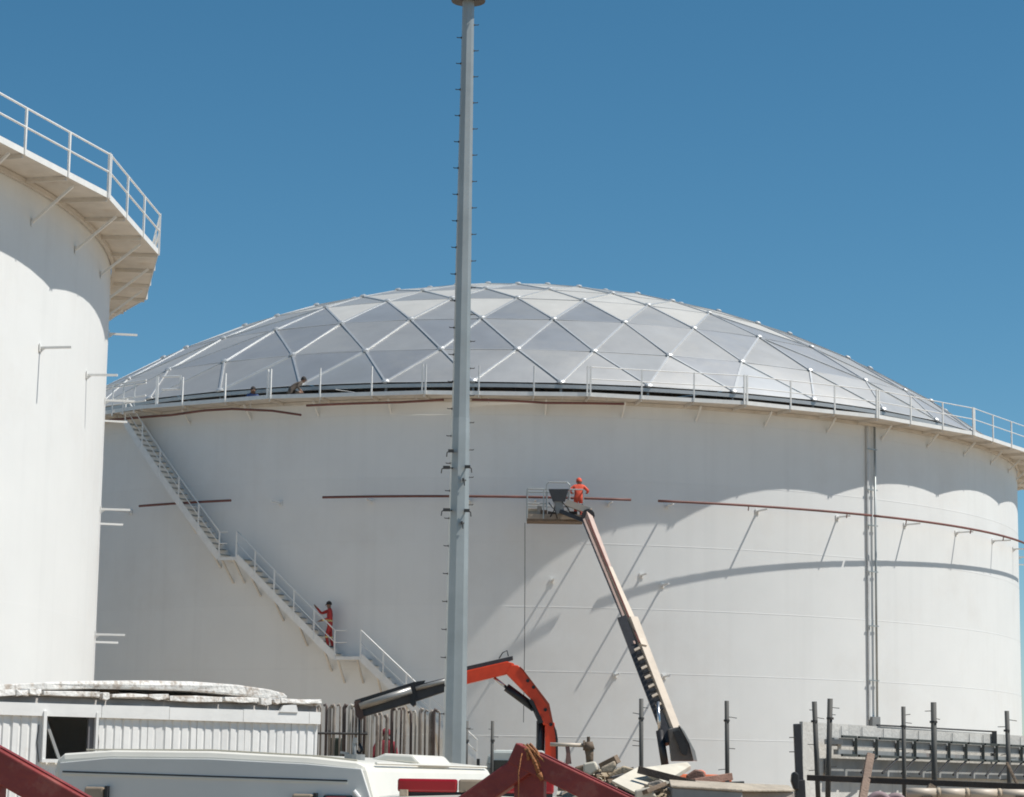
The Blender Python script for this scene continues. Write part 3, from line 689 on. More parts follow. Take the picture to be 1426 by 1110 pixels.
ext = poly('extension_beam', ((497, 979), (575, 955), (632, 941), (632, 959), (575, 978), (503, 999)), CY, .24, CHAR, bevel=.012)
poly('extension_top_rail', ((494, 975), (577, 949.5), (592, 947.5), (590, 951.5), (577, 954), (495, 980)), CY-.02, .20, BLACK, ext)
part('extension_cylinder', MB().tube([P(501, 984, CY-.19), P(573, 961, CY-.19)], .075, 12), mat('grey_cylinder', (.32, .31, .29), .35, .4), ext, True)
part('extension_cylinder', MB().tube([P(579, 959, CY-.17), P(632, 945, CY-.17)], .045, 12), MATS['grey_cylinder'], ext, True)
poly('bracket', ((571, 953), (579, 951), (579, 981), (575, 984), (571, 980)), CY, .36, BLACK, ext)
poly('end_plate', ((493, 977), (501, 975), (507, 998), (501, 1003), (495, 996)), CY, .38, mat('rusty_plate', (.09, .055, .045), .7), ext)
q = MB().tube([P(500, 1000, CY), P(500, 1036, CY)], .022, 8); q.tube([P(500, 1036, CY), P(504, 1044, CY), P(501, 1050, CY), P(496, 1046, CY)], .035, 8); part('hook', q, BLACK, truck, True)
cx0, cx1 = P(668, 1083, CY).x, P(757, 1083, CY).x; ctop = P(690, 1045, CY).z
WC = mat('truck_cab_paint', (.50, .53, .50), .4, var=.1)
prof = [(cx0, .75), (cx0-.02, 1.55), (cx0+.16, ctop-.12), (cx0+.28, ctop), (cx1, ctop), (cx1, .75)]
cab = part('cab', MB().prism([(x, CY-1.15, z) for x, z in prof], (0, 2.3, 0)), WC, truck, bevel=.06)
part('door_window', MB().prism([(x, CY-1.175, z) for x, z in ((cx0+.10, 1.72), (cx0+.24, ctop-.20), (cx0+.62, ctop-.20), (cx0+.62, 1.72))], (0, .03, 0)), GLASS, cab)
part('rear_window', MB().prism([(x, CY-1.175, z) for x, z in ((cx0+.70, 1.75), (cx0+.70, ctop-.16), (cx1-.12, ctop-.16), (cx1-.12, 1.75))], (0, .03, 0)), mat('pale_glass', (.35, .38, .37), .2), cab)
part('window_frame', MB().beam((cx0+.68, CY-1.17, ctop-.11), (cx1-.08, CY-1.17, ctop-.11), .06, .09), BLACK, cab)
part('mirror', MB().box((cx0-.02, CY-1.3, ctop-.35), (.06, .16, .34)), BLACK, cab)
part('chassis', MB().box((cx0+3.4, CY, .82), (6.6, .9, .25)), CHAR, truck)
part('flatbed', MB().box((cx1+3.1, CY, 1.12), (4.9, 2.4, .18)), TIMB, truck)
for x in (cx0+.75, cx1+3.2, cx1+4.4):
    for s in (-1, 1): wheel(truck, Vector((x, CY+s*1.0, .5)), .5, .3, (0, 1, 0))

# ------------------------------------------------------------------ row of standing tubes (palisade) on the bund
FY = 52.0
TUBE2 = mat('pale_tube_steel', (.46, .43, .38), .6, .2, var=.2, rust=.5, rustc=(.2, .15, .11), rscale=3); TUBE3 = mat('dark_tube_steel', (.13, .10, .09), .7, .2, var=.3)
pal = root('palisade_fence', (P(530, 1083, FY).x, FY, BUND-.1), 'row of weathered upright steel tubes with hooked tops behind the white cabin', 'fence')
x = 438.0; i = 0
while x < 618:
    top = 981+(x-438)*.055+random.uniform(-2.5, 2.5)
    if 520 < x < 545: top += 8
    p = P(x, top, FY+random.uniform(-.06, .06)); r = random.choice((.022, .03, .036, .042))
    hk = random.choice((-1, 1))*.07
    q = MB().tube([(p.x+random.uniform(-.03, .03), p.y, BUND-.25), (p.x, p.y, p.z-.06), (p.x+hk*.3, p.y, p.z), (p.x+hk, p.y, p.z-.03)], r, 8)
    part('tube', q, random.choice((RUSTT, RUSTT, TUBE2, TUBE3)), pal, True); x += random.choice((4.5, 5.5, 6.5, 8)); i += 1
for py in (1022, 1056): part('cross_rail', MB().tube([P(438, py-1, FY-.08), P(512, py, FY-.08)], .025, 8), DARKS, pal)
bx = P(467, 1035, FY+.5); solo('generator_box', MB().box((bx.x, FY+.6, BUND+.75), (.30, .5, 1.5)), mat('dark_green', (.035, .05, .04), .6), (bx.x, FY+.6, BUND), 'dark green upright cabinet seen through the standing tubes', 'cabinet', bevel=.03)
p = P(535, 1040, FY+.45)
J = pose(face=(.2, 1, 0), lean=.3); person('person', (p.x, FY+.45, BUND-.02), 'person in maroon coverall standing at the row of steel tubes', J, BON, RAD, clothes(J, MAR_CL), (.2, 1, 0), hair=MAR_CL)
p = P(516, 1040, FY+.4)
J = pose(face=(.6, 1, 0), lean=.6, crouch=.7); person('person', (p.x, FY+.42, BUND-.02), 'person in maroon coverall crouching beside the standing one at the tubes', J, BON, RAD, clothes(J, MAR_CL), (.6, 1, 0), hair=MAR_CL)

# ------------------------------------------------------------------ white cabin at left
A = P(-25, 1083, 34.0); B = P(440, 1083, 37.2); A.z = B.z = 0
dx = (B-A); LN = dx.length; ux = dx.normalized(); uy = Vector((-ux.y, ux.x, 0))      # uy: away from camera
cabin = root('site_cabin', (A.x, A.y, 0), 'white corrugated site cabin with crumbling roof edge and black open window', 'cabin')
def cw(u, d, z): return A+ux*u+uy*d+Vector((0, 0, z))
def upx(px):   # wall length parameter seen at pixel column px
    d = CF+CR*((px-713)/F)-CU*((1030-555)/F); t = (A.x*ux.y-A.y*ux.x)/(d.x*ux.y-d.y*ux.x); pt = d*t; return (Vector((pt.x, pt.y, 0))-A).dot(ux)
def zpx(px, py):
    u = upx(px); p = cw(u, 0, 0); return P(px, py, p.y).z
ZF0 = (zpx(10, 996)+zpx(430, 1008))/2; ZF1 = (zpx(10, 979)+zpx(430, 989.5))/2; ZR0 = (zpx(10, 969)+zpx(430, 984))/2; ZR1 = (zpx(10, 957.5)+zpx(430, 975.5))/2
wu0, wu1 = upx(61), upx(131); wz0, wz1 = zpx(95, 1057), zpx(95, 991)
def corr(u0, u1, z0, z1, pitch=.143, dp=.017):
    q = MB(); us = []; u = u0
    while u < u1-1e-3:
        for k, d in ((0, 0), (.62, 0), (.72, dp), (.86, dp), (.96, 0)):
            if u+k*pitch < u1: us.append((u+k*pitch, d+random.uniform(-.004, .004)))
        u += pitch
    us.append((u1, 0)); n = len(us); zs = [z0, z0+(z1-z0)*.5, z1]
    vs = [cw(a, d+random.uniform(-.004, .004), z) for z in zs for a, d in us]
    q.add(vs, [(j*n+i, j*n+i+1, (j+1)*n+i+1, (j+1)*n+i) for j in range(2) for i in range(n-1)]); return q
cuts = [0, wu0]
for u0, u1, z0, z1 in ((0, wu0-.04, 0, ZF0), (wu0-.04, wu1+.04, 0, wz0-.03)): part('wall_sheet', corr(u0, u1, z0, z1), CABIN, cabin)
u = wu1+.05; i = 0
while u < LN-.05:
    e = min(u+.82, LN); part('wall_sheet', corr(u, e, 0, ZF0+.01), CABIN, cabin); u = e
part('end_wall', MB().prism([cw(LN+.0, .04, 0), cw(LN, 3.6, 0), cw(LN, 3.6, ZF1), cw(LN, .04, ZF1)], ux*.03), CABIN, cabin)
part('back_wall', MB().prism([cw(-3, 3.6, 0), cw(LN, 3.6, 0), cw(LN, 3.6, ZF1), cw(-3, 3.6, ZF1)], uy*.03), CABIN, cabin)
part('end_wall', MB().prism([cw(-3, -.02, 0), cw(-3, 3.6, 0), cw(-3, 3.6, ZF1), cw(-3, -.02, ZF1)], -ux*.03), CABIN, cabin)
part('wall_sheet', corr(-3, -.0, 0, ZF0), CABIN, cabin)
u = -3.0
while u < LN+.02:      # fascia boards
    e = min(u+random.uniform(1.1, 1.5), LN+.03)
    if wu0-.15 < e < wu1: e = wu1+.08
    z0 = ZF0 if not (u < wu1 and e > wu0) else ZF0-.0
    part('fascia_board', MB().prism([cw(u+.004, -.05, z0), cw(e-.004, -.05, z0), cw(e-.004, -.05, ZF1+random.uniform(-.008, .008)), cw(u+.004, -.05, ZF1+random.uniform(-.008, .008))], uy*.045), CABIN, cabin); u = e
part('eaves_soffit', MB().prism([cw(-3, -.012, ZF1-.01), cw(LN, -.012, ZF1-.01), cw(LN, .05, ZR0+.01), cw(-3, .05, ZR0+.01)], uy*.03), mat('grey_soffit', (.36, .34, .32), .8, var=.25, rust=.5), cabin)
part('roof_slab', MB().prism([cw(-3.1, .02, ZR0+.02), cw(LN+.02, .02, ZR0+.02), cw(LN+.02, .02, ZR1-.03), cw(-3.1, .02, ZR1-.03)], uy*3.7), FLAKE, cabin)
u = -3.1
while u < LN:
    e = min(u+random.choice((.12, .2, .35, .6, .9)), LN+.03); h = random.uniform(-.015, .008); d = random.uniform(-.085, -.065)
    q = MB(); pz0, pz1 = ZR0+random.uniform(-.01, .03), ZR1+h
    q.prism([cw(u+.006, d, pz0+random.uniform(0, .03)), cw((u+e)/2, d-.01, pz0+random.uniform(-.015, .03)), cw(e-.006, d, pz0+random.uniform(0, .03)), cw(e-.006, d+.01, pz1), cw((u+e)/2, d+.02, pz1+random.uniform(-.02, .015)), cw(u+.006, d+.01, pz1-random.uniform(0, .02))], uy*.35)
    part('roof_edge_piece', q, FLAKE, cabin, bevel=.008); u = e+random.choice((0, 0, .03))
q = MB().prism([cw(upx(385), -.07, ZF1-.02), cw(upx(411), -.07, ZF1-.02), cw(upx(408), -.07, ZR0+.02), cw(upx(390), -.07, ZR0+.0)], uy*.06); part('patch', q, CABIN, cabin)
# window
fr = part('window_frame', MB().beam(cw(wu0-.02, -.03, wz0-.05), cw(wu0-.02, -.03, wz1), .05, .08, ux), CABIN, cabin)
part('window_jamb', MB().beam(cw(wu1-.05, .03, wz0-.05), cw(wu1-.05, .03, wz1), .09, .05, ux), mat('grey_jamb', (.16, .155, .16), .7), fr)
part('window_jamb', MB().beam(cw(wu1+.015, -.03, wz0-.05), cw(wu1+.015, -.03, wz1), .04, .06, ux), CABIN, fr)
part('window_jamb', MB().beam(cw(wu0+.03, .03, wz0-.02), cw(wu0+.03, .03, wz1), .03, .05, ux), mat('grey_frame', (.30, .30, .29), .6), fr)
part('window_sill', MB().beam(cw(wu0-.05, -.05, wz0-.03), cw(wu1+.05, -.05, wz0-.03), .07, .05, uy), CABIN, fr)
part('leaning_bar', MB().beam(cw(wu0+.03, .05, wz1-.12), cw(wu0+.26, .02, wz0), .045, .03, ux), MATS['grey_frame'], fr)
part('torn_edge', MB().prism([cw(wu0-.03, -.045, ZF0+.02), cw(wu1+.05, -.045, ZF0+.02), cw(wu1+.05, -.045, wz1-.02), cw(wu0+.45, -.045, wz1-.005), cw(wu0+.3, -.045, wz1+.03), cw(wu0+.15, -.045, wz1+.01), cw(wu0-.03, -.045, wz1+.02)], uy*.02), CABIN, fr)
part('crack', MB().tube([cw(wu0-.09, -.012, wz1-.2), cw(wu0-.11, -.012, wz1-.45), cw(wu0-.07, -.012, wz0-.05)], .007, 5), BLACK, cabin)
part('crack', MB().tube([cw(wu1+.055, -.012, ZF0-.03), cw(wu1+.05, -.012, wz1-.3), cw(wu1+.065, -.012, wz1-.42), cw(wu1+.05, -.012, wz0)], .009, 5), CHAR, cabin)
# curved roof sheet lying on the cabin
pts = ((-60, 957), (60, 950), (131, 948), (200, 947.5), (270, 949), (330, 953.5), (375, 960), (396, 965.5), (401, 970))
def sy(px): return 34.6+(px+25)/465*3.3
up = [P(a, b, sy(a)) for a, b in pts]; lo = [P(a, b, sy(a)) for a, b in ((399, 973), (380, 974), (330, 968.5), (270, 962.5), (200, 960), (131, 959), (60, 961), (-60, 968))]
crv = solo('curved_roof_sheet', MB().prism(up+lo, uy*2.4), FLAKE, (up[3].x, up[3].y+.8, lo[4].z), 'long curved off-white roof slab lying on top of the cabin', 'roof slab', bevel=.02)
for px in (150, 300, 370):
    p = P(px, 972, sy(px)+.5); zt = P(px, {150: 959.4, 300: 965.6, 370: 972.5}[px], sy(px)).z
    q = MB().box((p.x, sy(px)+.6, (ZR1-.05+zt)/2), (.25, .3, max(.04, zt-ZR1+.07))); part('packing_block', q, TIMB, cabin)

# ------------------------------------------------------------------ ambulance / box van
VY = 19.0
vyaw = Matrix.Rotation(R_(-13), 3, 'Z'); vroll = Matrix.Rotation(R_(.9), 3, 'Y')
vo = P(506, 1083, VY); vo.z = 0           # right rear corner at ground
van = root('box_van', (vo.x-.6, VY+2.3, 0), 'white boxy van seen from behind, its rear face in shade with corner lamps', 'van')
def vw(x, y, z): return vo+vyaw @ (vroll @ Vector((x, y, z)))     # x<0 leftwards, y forward, z up
VWd = -2.68; rz_ = 2.25
def vx(px): return -2.60*(506-px)/(506-79.)
sec = [(VWd+.06, .5), (VWd, .9), (VWd, rz_-.20), (VWd+.02, rz_-.10), (VWd+.08, rz_-.05), (VWd+.5, rz_-.012), (VWd/2, rz_+.004), (-.5, rz_-.015), (-.10, rz_-.045), (-.02, rz_-.075), (.07, 1.9), (.11, 1.5), (.11, .9), (.06, .5)]
n = len(sec); q = MB()
for y, k in ((.02, 1.), (4.2, 1.), (4.45, .93)):
    q.add([vw(VWd/2+(a-VWd/2)*k, y, z-(1-k)*.8*(z > 2)) for a, z in sec], [])
q.f = [(a*n+i, a*n+(i+1) % n, (a+1)*n+(i+1) % n, (a+1)*n+i) for a in range(2) for i in range(n)]+[tuple(range(n)), tuple(range(3*n-1, 2*n-1, -1))]; q.mi = [0]*len(q.f)
part('body', q, VAN, van, bevel=.05)
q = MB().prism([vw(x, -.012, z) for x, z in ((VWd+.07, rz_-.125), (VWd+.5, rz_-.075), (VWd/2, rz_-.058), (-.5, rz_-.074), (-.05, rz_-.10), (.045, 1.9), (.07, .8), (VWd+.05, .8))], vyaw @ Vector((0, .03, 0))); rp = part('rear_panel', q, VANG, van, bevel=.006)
zl = 2.045
part('panel_groove', MB().beam(vw(VWd+.10, -.014, zl+.008), vw(-.16, -.014, zl+.008), .008, .012), CHAR, rp)
part('panel_moulding', MB().beam(vw(VWd+.10, -.016, zl-.008), vw(-.16, -.016, zl-.008), .012, .012), VAN, rp)
part('roof_gutter', MB().tube([vw(VWd+.25, .10, rz_-.015), vw(VWd/2, .10, rz_+.012), vw(-.45, .10, rz_-.010), vw(-.12, .10, rz_-.035)], .008, 6), mat('gutter', (.45, .42, .34), .5), van)
def vlamp(px, z, wd, h, m, nm, d=.0): return part(nm, MB().box(vw(vx(px), -.03-d, z), (wd, .05, h), vyaw), m, van, bevel=.018)
for px in (131, 421):
    o = vlamp(px, 1.875, .17, .13, CLEARL, 'clear_lamp'); part('lamp_edge', MB().box(vw(vx(px+18), -.035, 1.875), (.022, .06, .15), vyaw), BLACK, o)
vlamp(469, 1.875, .24, .13, BLACK, 'lamp_bezel'); vlamp(468, 1.875, .19, .10, REDL, 'red_lamp', .02)
part('lamp_trim', MB().tube([vw(vx(490), -.03, 1.975), vw(vx(497), -.03, 1.93), vw(vx(499), -.03, 1.84)], .018, 8), WHITE, rp)
part('roof_hump', MB().prism([vw(x, 1.7, z) for x, z in ((-.5, rz_-.03), (-.35, rz_+.035), (-.10, rz_+.03), (-.02, rz_-.05))], vyaw @ Vector((0, 1.1, 0))), VAN, van, bevel=.02)
part('side_rail', MB().tube([vw(-.02, .3, rz_-.055), vw(-.02, 4.1, rz_-.055)], .012, 6), VAN, van)
c = vw(-.35, .8, rz_+.0)
q = MB().tube([c-Vector((0, 0, .04)), c+Vector((0, 0, .015))], .085, 14); q.tube([c, c+Vector((-.01, 0, .10)), c+Vector((0, 0, .13))], .016, 8); q.box(c+Vector((0, 0, .13)), (.035, .035, .045)); q.beam(c+Vector((-.05, 0, .02)), c+Vector((-.12, 0, .03)), .02, .02); part('roof_vent', q, GREYS, van)
for x in (VWd+.25, -.16):
    for y in (.9, 3.5): wheel(van, Vector((vw(x, y, 0).x, vw(x, y, 0).y, .38)), .38, .25, tuple(vyaw @ Vector((1, 0, 0))))

# ------------------------------------------------------------------ vehicle with red light bar
KY = 15.4
car = root('patrol_car', (P(660, 1083, KY).x, KY+1.8, 0), 'pale vehicle at bottom edge carrying a red roof light bar', 'car')
kx = P(660, 1083, KY).x; kz = P(600, 1109, KY).z
cs = [(-.92, .45), (-.95, .9), (-.90, 1.10), (-.74, kz-.12), (-.62, kz-.01), (0, kz+.015), (.62, kz-.01), (.74, kz-.12), (.90, 1.10), (.95, .9), (.92, .45)]
def loft(secs, y): return [Vector((kx+x, y, z)) for x, z in secs]
n = len(cs); q = MB()
for y, k in ((KY-.55, .0), (KY-.35, 1.), (KY+2.1, 1.), (KY+2.9, .0), (KY+4.3, -.15)):
    q.add(loft([(x, z if k == 1 or z < 1.15 else (1.08 if k == 0 else .98)) for x, z in cs], y), [])
q.f = [(j*n+i, j*n+(i+1) % n, (j+1)*n+(i+1) % n, (j+1)*n+i) for j in range(4) for i in range(n)]+[tuple(range(n)), tuple(range(5*n-1, 4*n-1, -1))]; q.mi = [0]*len(q.f)
part('body', q, VAN, car)
for sx in (-1, 1):
    for y in (KY+.3, KY+3.4): wheel(car, Vector((kx+sx*.85, y, .38)), .38, .24, (1, 0, 0))
part('rear_window', MB().prism([(kx-.62, KY-.50, 1.20), (kx+.62, KY-.50, 1.20), (kx+.56, KY-.39, kz-.18), (kx-.56, KY-.39, kz-.18)], (0, .02, 0)), GLASS, car)
lb0 = P(554, 1094, KY); 
def lbx(px): return P(px, 1094, KY).x
zb_ = P(590, 1103, KY).z; zt_ = P(590, 1084.5, KY).z
bar = part('light_bar', MB().box(((lbx(556)+lbx(770))/2, KY+.14, zb_-.012), (lbx(770)-lbx(556), .20, .03)), BLACK, car)
for a, b, m_ in ((553, 637, REDL), (638, 690, CLEARL), (691, 772, REDL)):
    part('lens', MB().box(((lbx(a)+lbx(b))/2, KY+.14, (zb_+zt_)/2), (lbx(b)-lbx(a)-.004, .25, zt_-zb_)), m_, bar, bevel=.014)
for px in (575, 605, 690, 745): part('mount', MB().box((lbx(px), KY+.14, (zb_-.02+kz)/2), (.05, .12, abs(zb_-kz)+.03)), BLACK, bar)
for px in (563, 655): part('roof_rack', MB().beam((lbx(px), KY-.1, kz+.02), (lbx(px), KY+1.6, kz+.02), .05, .04), TIMB2, car)

# ------------------------------------------------------------------ red steel gable frames
def frame(name, label, y, apex, lft, rgt, th, post_w, z_tie, rafter_d):
    a = P(*apex, y); base = (a.x, y, 0); t = root(name, base, label, 'steel frame', 'red steel gable frames')
    def raf(e, s):
        p = P(*e, y); d = (p-a).normalized(); far = a+d*((z_tie-a.z)/d.z)
        nrm = Vector((-d.z, 0, d.x)) if s > 0 else Vector((d.z, 0, -d.x))
        if nrm.z < 0: nrm = -nrm
        c0, c1 = a-nrm*rafter_d/2-d*(.05 if s > 0 else -.03), far-nrm*rafter_d/2
        o = part('rafter', MB().beam(c0, c1, th*(1. if s > 0 else .9), rafter_d, Vector((0, 1, 0))), OXIDE, t, bevel=.005)
        part('weld_strip', MB().beam(c0.lerp(c1, .04)+nrm*(rafter_d/2+.002), c1+nrm*(rafter_d/2+.002), th*.35, .006, Vector((0, 1, 0))), OXIDE, o)
        return far
    f1 = raf(lft, -1); f2 = raf(rgt, 1)
    part('king_post', MB().box((a.x, y+.012, (a.z-.06+.1)/2), (post_w, th*.55, a.z-.16)), OXIDE, t)
    part('tie_beam', MB().beam(f1-Vector((0, 0, .1)), f2-Vector((0, 0, .1)), .07, .10, Vector((0, 1, 0))), OXIDE, t)
    for f_ in (f1, f2): part('leg', MB().box((f_.x, y, f_.z/2), (.10, th, f_.z)), OXIDE, t)
    t.rotation_euler.z = R_(-17)
    return t, a
fA, apx = frame('gable_frame', 'red primed steel gable frame with brown rope knotted at its peak', 9.0, (738, 1042), (635, 1112), (888, 1112), .07, .115, 1.25, .082)
fB, apx2 = frame('gable_frame', 'red primed steel gable frame cut off by the lower left corner', 7.8, (-12, 1034), (-120, 1090), (131, 1107), .075, .09, 1.2, .098)
rope = root('rope', (apx.x, 8.95, apx.z), 'brown frayed rope wound over the peak of the red frame', 'rope')
for i in range(4):
    o_ = -.022+i*.012; q = MB().tube([apx+Vector((o_-.035, .05, -.04)), apx+Vector((o_-.012, .0, .009+.002*i)), apx+Vector((o_+.012, -.042, -.012)), apx+Vector((o_+.016+.01*i, -.046, -.045-.012*i))], .0055, 7); part('rope_turn', q, ROPE, rope, True)
q = MB().tube([apx+Vector((-.01, -.045, .0)), apx+Vector((.018, -.05, -.05)), apx+Vector((.034, -.05, -.095))], .006, 7, r2=.009); q.tube([apx+Vector((.034, -.05, -.092)), apx+Vector((.048, -.05, -.118))], .013, 7, r2=.008); part('rope_tail', q, ROPE, rope, True)
q = MB().tube([apx+Vector((.0, -.045, .0)), apx+Vector((.045, -.05, -.04)), apx+Vector((.072, -.05, -.07))], .0035, 6); part('rope_tail', q, ROPE, rope, True)
q = MB().tube([apx+Vector((-.03, -.045, -.02)), apx+Vector((-.042, -.048, -.09)), apx+Vector((-.04, -.048, -.20))], .0025, 6); part('rope_tail', q, ROPE, rope, True)

# ------------------------------------------------------------------ fence posts
def fpost(px, top, y, wpx, lean, label, m=DARKS):
    p = P(px, top, y); zb = HEAP-.25 if y < 46 else BUND-.3
    if y > 46: zb = 0
    r = wpx/2*y/F; b = Vector((p.x+lean, y, zb)); t = root('fence_post', b, label, 'post', 'dark fence posts')
    part('post', MB().tube([b, p], r, 8), mat('post_steel', (.075, .075, .07), .7, var=.3, rust=.5, rustc=(.10, .06, .04)), t, True)
    for py in (12, 22, 60, 66, 95):
        if random.random() < .8:
            c = P(px, top+py, y); c.x += lean*(py/130); s = random.choice((-1, 1)); part('wire_tie', MB().tube([c, c+Vector((s*random.uniform(.07, .13), -.01, random.uniform(-.02, .02)))], .005, 5), DARKS, t)
    part('clamp', MB().tube([P(px, top+26, y)+Vector((0, 0, 0)), P(px, top+29, y)], r*1.35, 8), DARKS, t)
fpost(650, 1004, 44.8, 5, 0, 'thin dark post just right of the light mast base')
fpost(686, 1004, 44.8, 4.5, 0, 'thin dark post left of the orange crane, above the truck cab')
fpost(893, 973, 31.2, 6, .01, 'dark post in front of the boom lift arm')
fpost(1012, 976, 31.2, 6.2, .015, 'lone dark post right of the boom lift foot')
fpost(1134, 977, 32.0, 7, .06, 'dark post left of a close pair before the formwork')
fpost(1156, 973, 31.6, 7.5, -.05, 'dark post right of a close pair before the formwork')
fpost(1258, 984, 31.4, 6, 0, 'thinner of the two dark posts at the middle of the formwork')
fpost(1300, 978, 31.2, 8, 0, 'thicker of the two dark posts at the middle of the formwork')
fpost(1402, 990, 31.4, 6.5, .03, 'dark post nearest the right edge of the picture')
p = P(1110, 1008, 30.0); b = Vector((p.x+.05, 30, HEAP-.2))
tp = root('gate_post', b, 'thick black post with a dark bag hung at its foot, at the formwork corner', 'post')
part('post', MB().beam(b, p, .095, .095), CHAR, tp, bevel=.01); part('hanging_bag', MB().prism([P(*k, 29.85) for k in ((1103, 1077), (1108, 1074), (1113, 1078), (1113, 1101), (1106, 1100), (1102, 1088))], (0, .12, 0)), BLACK, tp, bevel=.02)
part('lower_sleeve', MB().beam(b, P(1113, 1086, 30), .14, .13), CHAR, tp, bevel=.01)
for py in (1027, 1047): part('wire_tie', MB().tube([P(1108, py, 29.9), P(1099, py, 29.9)], .006, 5), DARKS, tp)

# ------------------------------------------------------------------ formwork wall at right
fa_, fb_ = P(1118, 1083, 33.0), P(1432, 1083, 40.5)
FA = Vector((fa_.x, 33.0, 0)); FB = Vector((fb_.x, 40.5, 0)); fu = (FB-FA).normalized(); FL = (FB-FA).length+1.2; fn = Vector((fu.y, -fu.x, 0))   # fn: towards the camera side
if fn.y > 0: fn = -fn
form = root('formwork_wall', (FA.x, FA.y, HEAP-.1), 'pale concrete wall with grey formwork beams and black bracket frames, lower right', 'formwork')
def fw(u, d, z): return FA+fu*u+fn*d+Vector((0, 0, z))
def fz(px, py):
    d = CF+CR*((px-713)/F)-CU*((1045-555)/F); t = (FA.x*fu.y-FA.y*fu.x)/(d.x*fu.y-d.y*fu.x); pt = d*t; return (Vector((pt.x, pt.y, 0))-FA).dot(fu), P(px, py, pt.y).z
ztop = (fz(1125, 1007)[1]+fz(1420, 1023)[1])/2
u = 0.
while u < FL:
    e = min(u+1.55, FL); part('wall_panel', MB().prism([fw(u+.004, 0, HEAP-.3), fw(e-.004, 0, HEAP-.3), fw(e-.004, 0, ztop), fw(u+.004, 0, ztop)], -fn*.05), CONC, form); u = e
u0 = fz(1146, 1040)[0]
zw = [(fz(1150, a)[1]+fz(1420, b)[1])/2 for a, b in ((1029.5, 1040), (1040, 1050.5), (1045, 1054), (1052, 1060), (1057, 1064.5), (1081, 1085))]
part('waler', MB().prism([fw(u0-.1, .16, zw[1]), fw(FL, .16, zw[1]), fw(FL, .16, zw[0]), fw(u0-.1, .16, zw[0])], fn*.06), GREYS, form)
part('waler', MB().prism([fw(u0, .16, zw[3]), fw(FL, .16, zw[3]), fw(FL, .16, zw[2]), fw(u0, .16, zw[2])], fn*.06), GREYS, form)
u = u0
while u < FL:
    e = min(u+1.2, FL); part('form_panel', MB().prism([fw(u+.004, .03, zw[5]), fw(e-.004, .03, zw[5]), fw(e-.004, .03, zw[4]), fw(u+.004, .03, zw[4])], fn*.08), GREYC, form); u = e
part('waler_end', MB().box(fw(u0-.08, .2, (zw[0]+zw[1])/2), (.25, .1, .07)), GREYS, form)
ups = [fz(px, 1045)[0] for px in (1146, 1169, 1198, 1228, 1252, 1277, 1300, 1324, 1348, 1367, 1384, 1402, 1419)]
for i, (a, b) in enumerate(zip(ups, ups[1:])):
    q = MB(); d = .26; g_ = (b-a)*.12
    for p_, r_ in (((a+g_, zw[0]+.02), (b-.01, zw[0]+.02)), ((b-.01, zw[0]+.02), (b-.01, zw[4]+.03)), ((a+g_, zw[4]+.045), (b-.01, zw[4]+.045))):
        q.beam(fw(p_[0], d, p_[1]), fw(r_[0], d, r_[1]), .035, .035)
    part('bracket_frame', q, mat('bracket_dark', (.04, .047, .043), .6, var=.3), form)
    if i: part('diagonal_strut', MB().tube([fw(b-.01, d, zw[4]+.03), fw(b-.05-(b-a)*.55, d-.05, zw[5]+.05)], .018, 6), BLACK, form)
    part('tie_rod', MB().tube([fw(b+.02, .02, zw[0]+.05), fw(b+.02, .02, ztop-.03)], .006, 5), GREYS, form)
    part('packer', MB().box(fw(a+.02, .24, zw[1]+.02), (.05, .05, .13)), CONC, form)
gp0, gp1 = fz(1222, 1010), fz(1381, 1015)
part('guard_rail', MB().beam(fw(gp0[0], .0, gp0[1]+.0), fw(gp1[0], .0, gp0[1]+.02), .03, .025), DARKS, form)
part('guard_post', MB().beam(fw(gp1[0], .05, zw[3]), fw(gp1[0], .05, gp0[1]+.03), .07, .06), DARKS, form)
# props and timbers in front of the formwork
def timber(name, a, b, ya, yb, w_, h_, m_, label, cat='timber', group=None):
    A_, B_ = P(*a, ya), P(*b, yb); lo_ = A_ if A_.z < B_.z else B_
    return solo(name, MB().beam(A_, B_, w_, h_, Vector((0, 1, 0))), m_, lo_, label, cat, group, bevel=.006)
timber('timber_beam', (1124, 1083), (1440, 1096), 31.0, 30.4, .12, .075, mat('dark_timber', (.07, .058, .05), .85, var=.35, bump=.4), 'long dark timber rail lying across the posts below the formwork', 'timber')
timber('timber_prop', (1199, 1125), (1212, 1051), 30.6, 31.0, .09, .10, mat('brown_timber', (.30, .21, .16), .8, var=.25, bump=.3), 'brown timber prop leaning up against the formwork', 'timber')
timber('timber_prop', (1282, 1125), (1298, 1094), 30.2, 30.3, .09, .09, TIMB, 'short dark timber prop below the thicker formwork post', 'timber')
timber('timber_prop', (1402, 1062), (1425, 1110), 30.8, 30.6, .035, .035, TIMB, 'thin stick leaning beside the post nearest the right edge', 'timber')
def tyre(px, py, y, r, label):
    c = P(px, py, y); q = MB(); n, k = 24, 10; R0 = r*.72; r0 = r*.28
    q.add([c+Vector(((R0+r0*cos(2*pi*j/k))*cos(2*pi*i/n), r0*1.1*sin(2*pi*j/k), (R0+r0*cos(2*pi*j/k))*sin(2*pi*i/n))) for i in range(n) for j in range(k)],
          [(i*k+j, i*k+(j+1) % k, ((i+1) % n)*k+(j+1) % k, ((i+1) % n)*k+j) for i in range(n) for j in range(k)])
    b = Vector((c.x, c.y, c.z-r)); return solo('drum_flange', q, mat('dusty_mauve', (.26, .19, .20), .8, var=.3), b, label, 'reel', 'dusty reels under the formwork', True)
tyre(1224, 1121, 29.8, .17, 'dusty mauve reel just right of the leaning brown prop'); tyre(1247, 1122, 29.9, .16, 'dusty mauve reel second from the leaning brown prop')
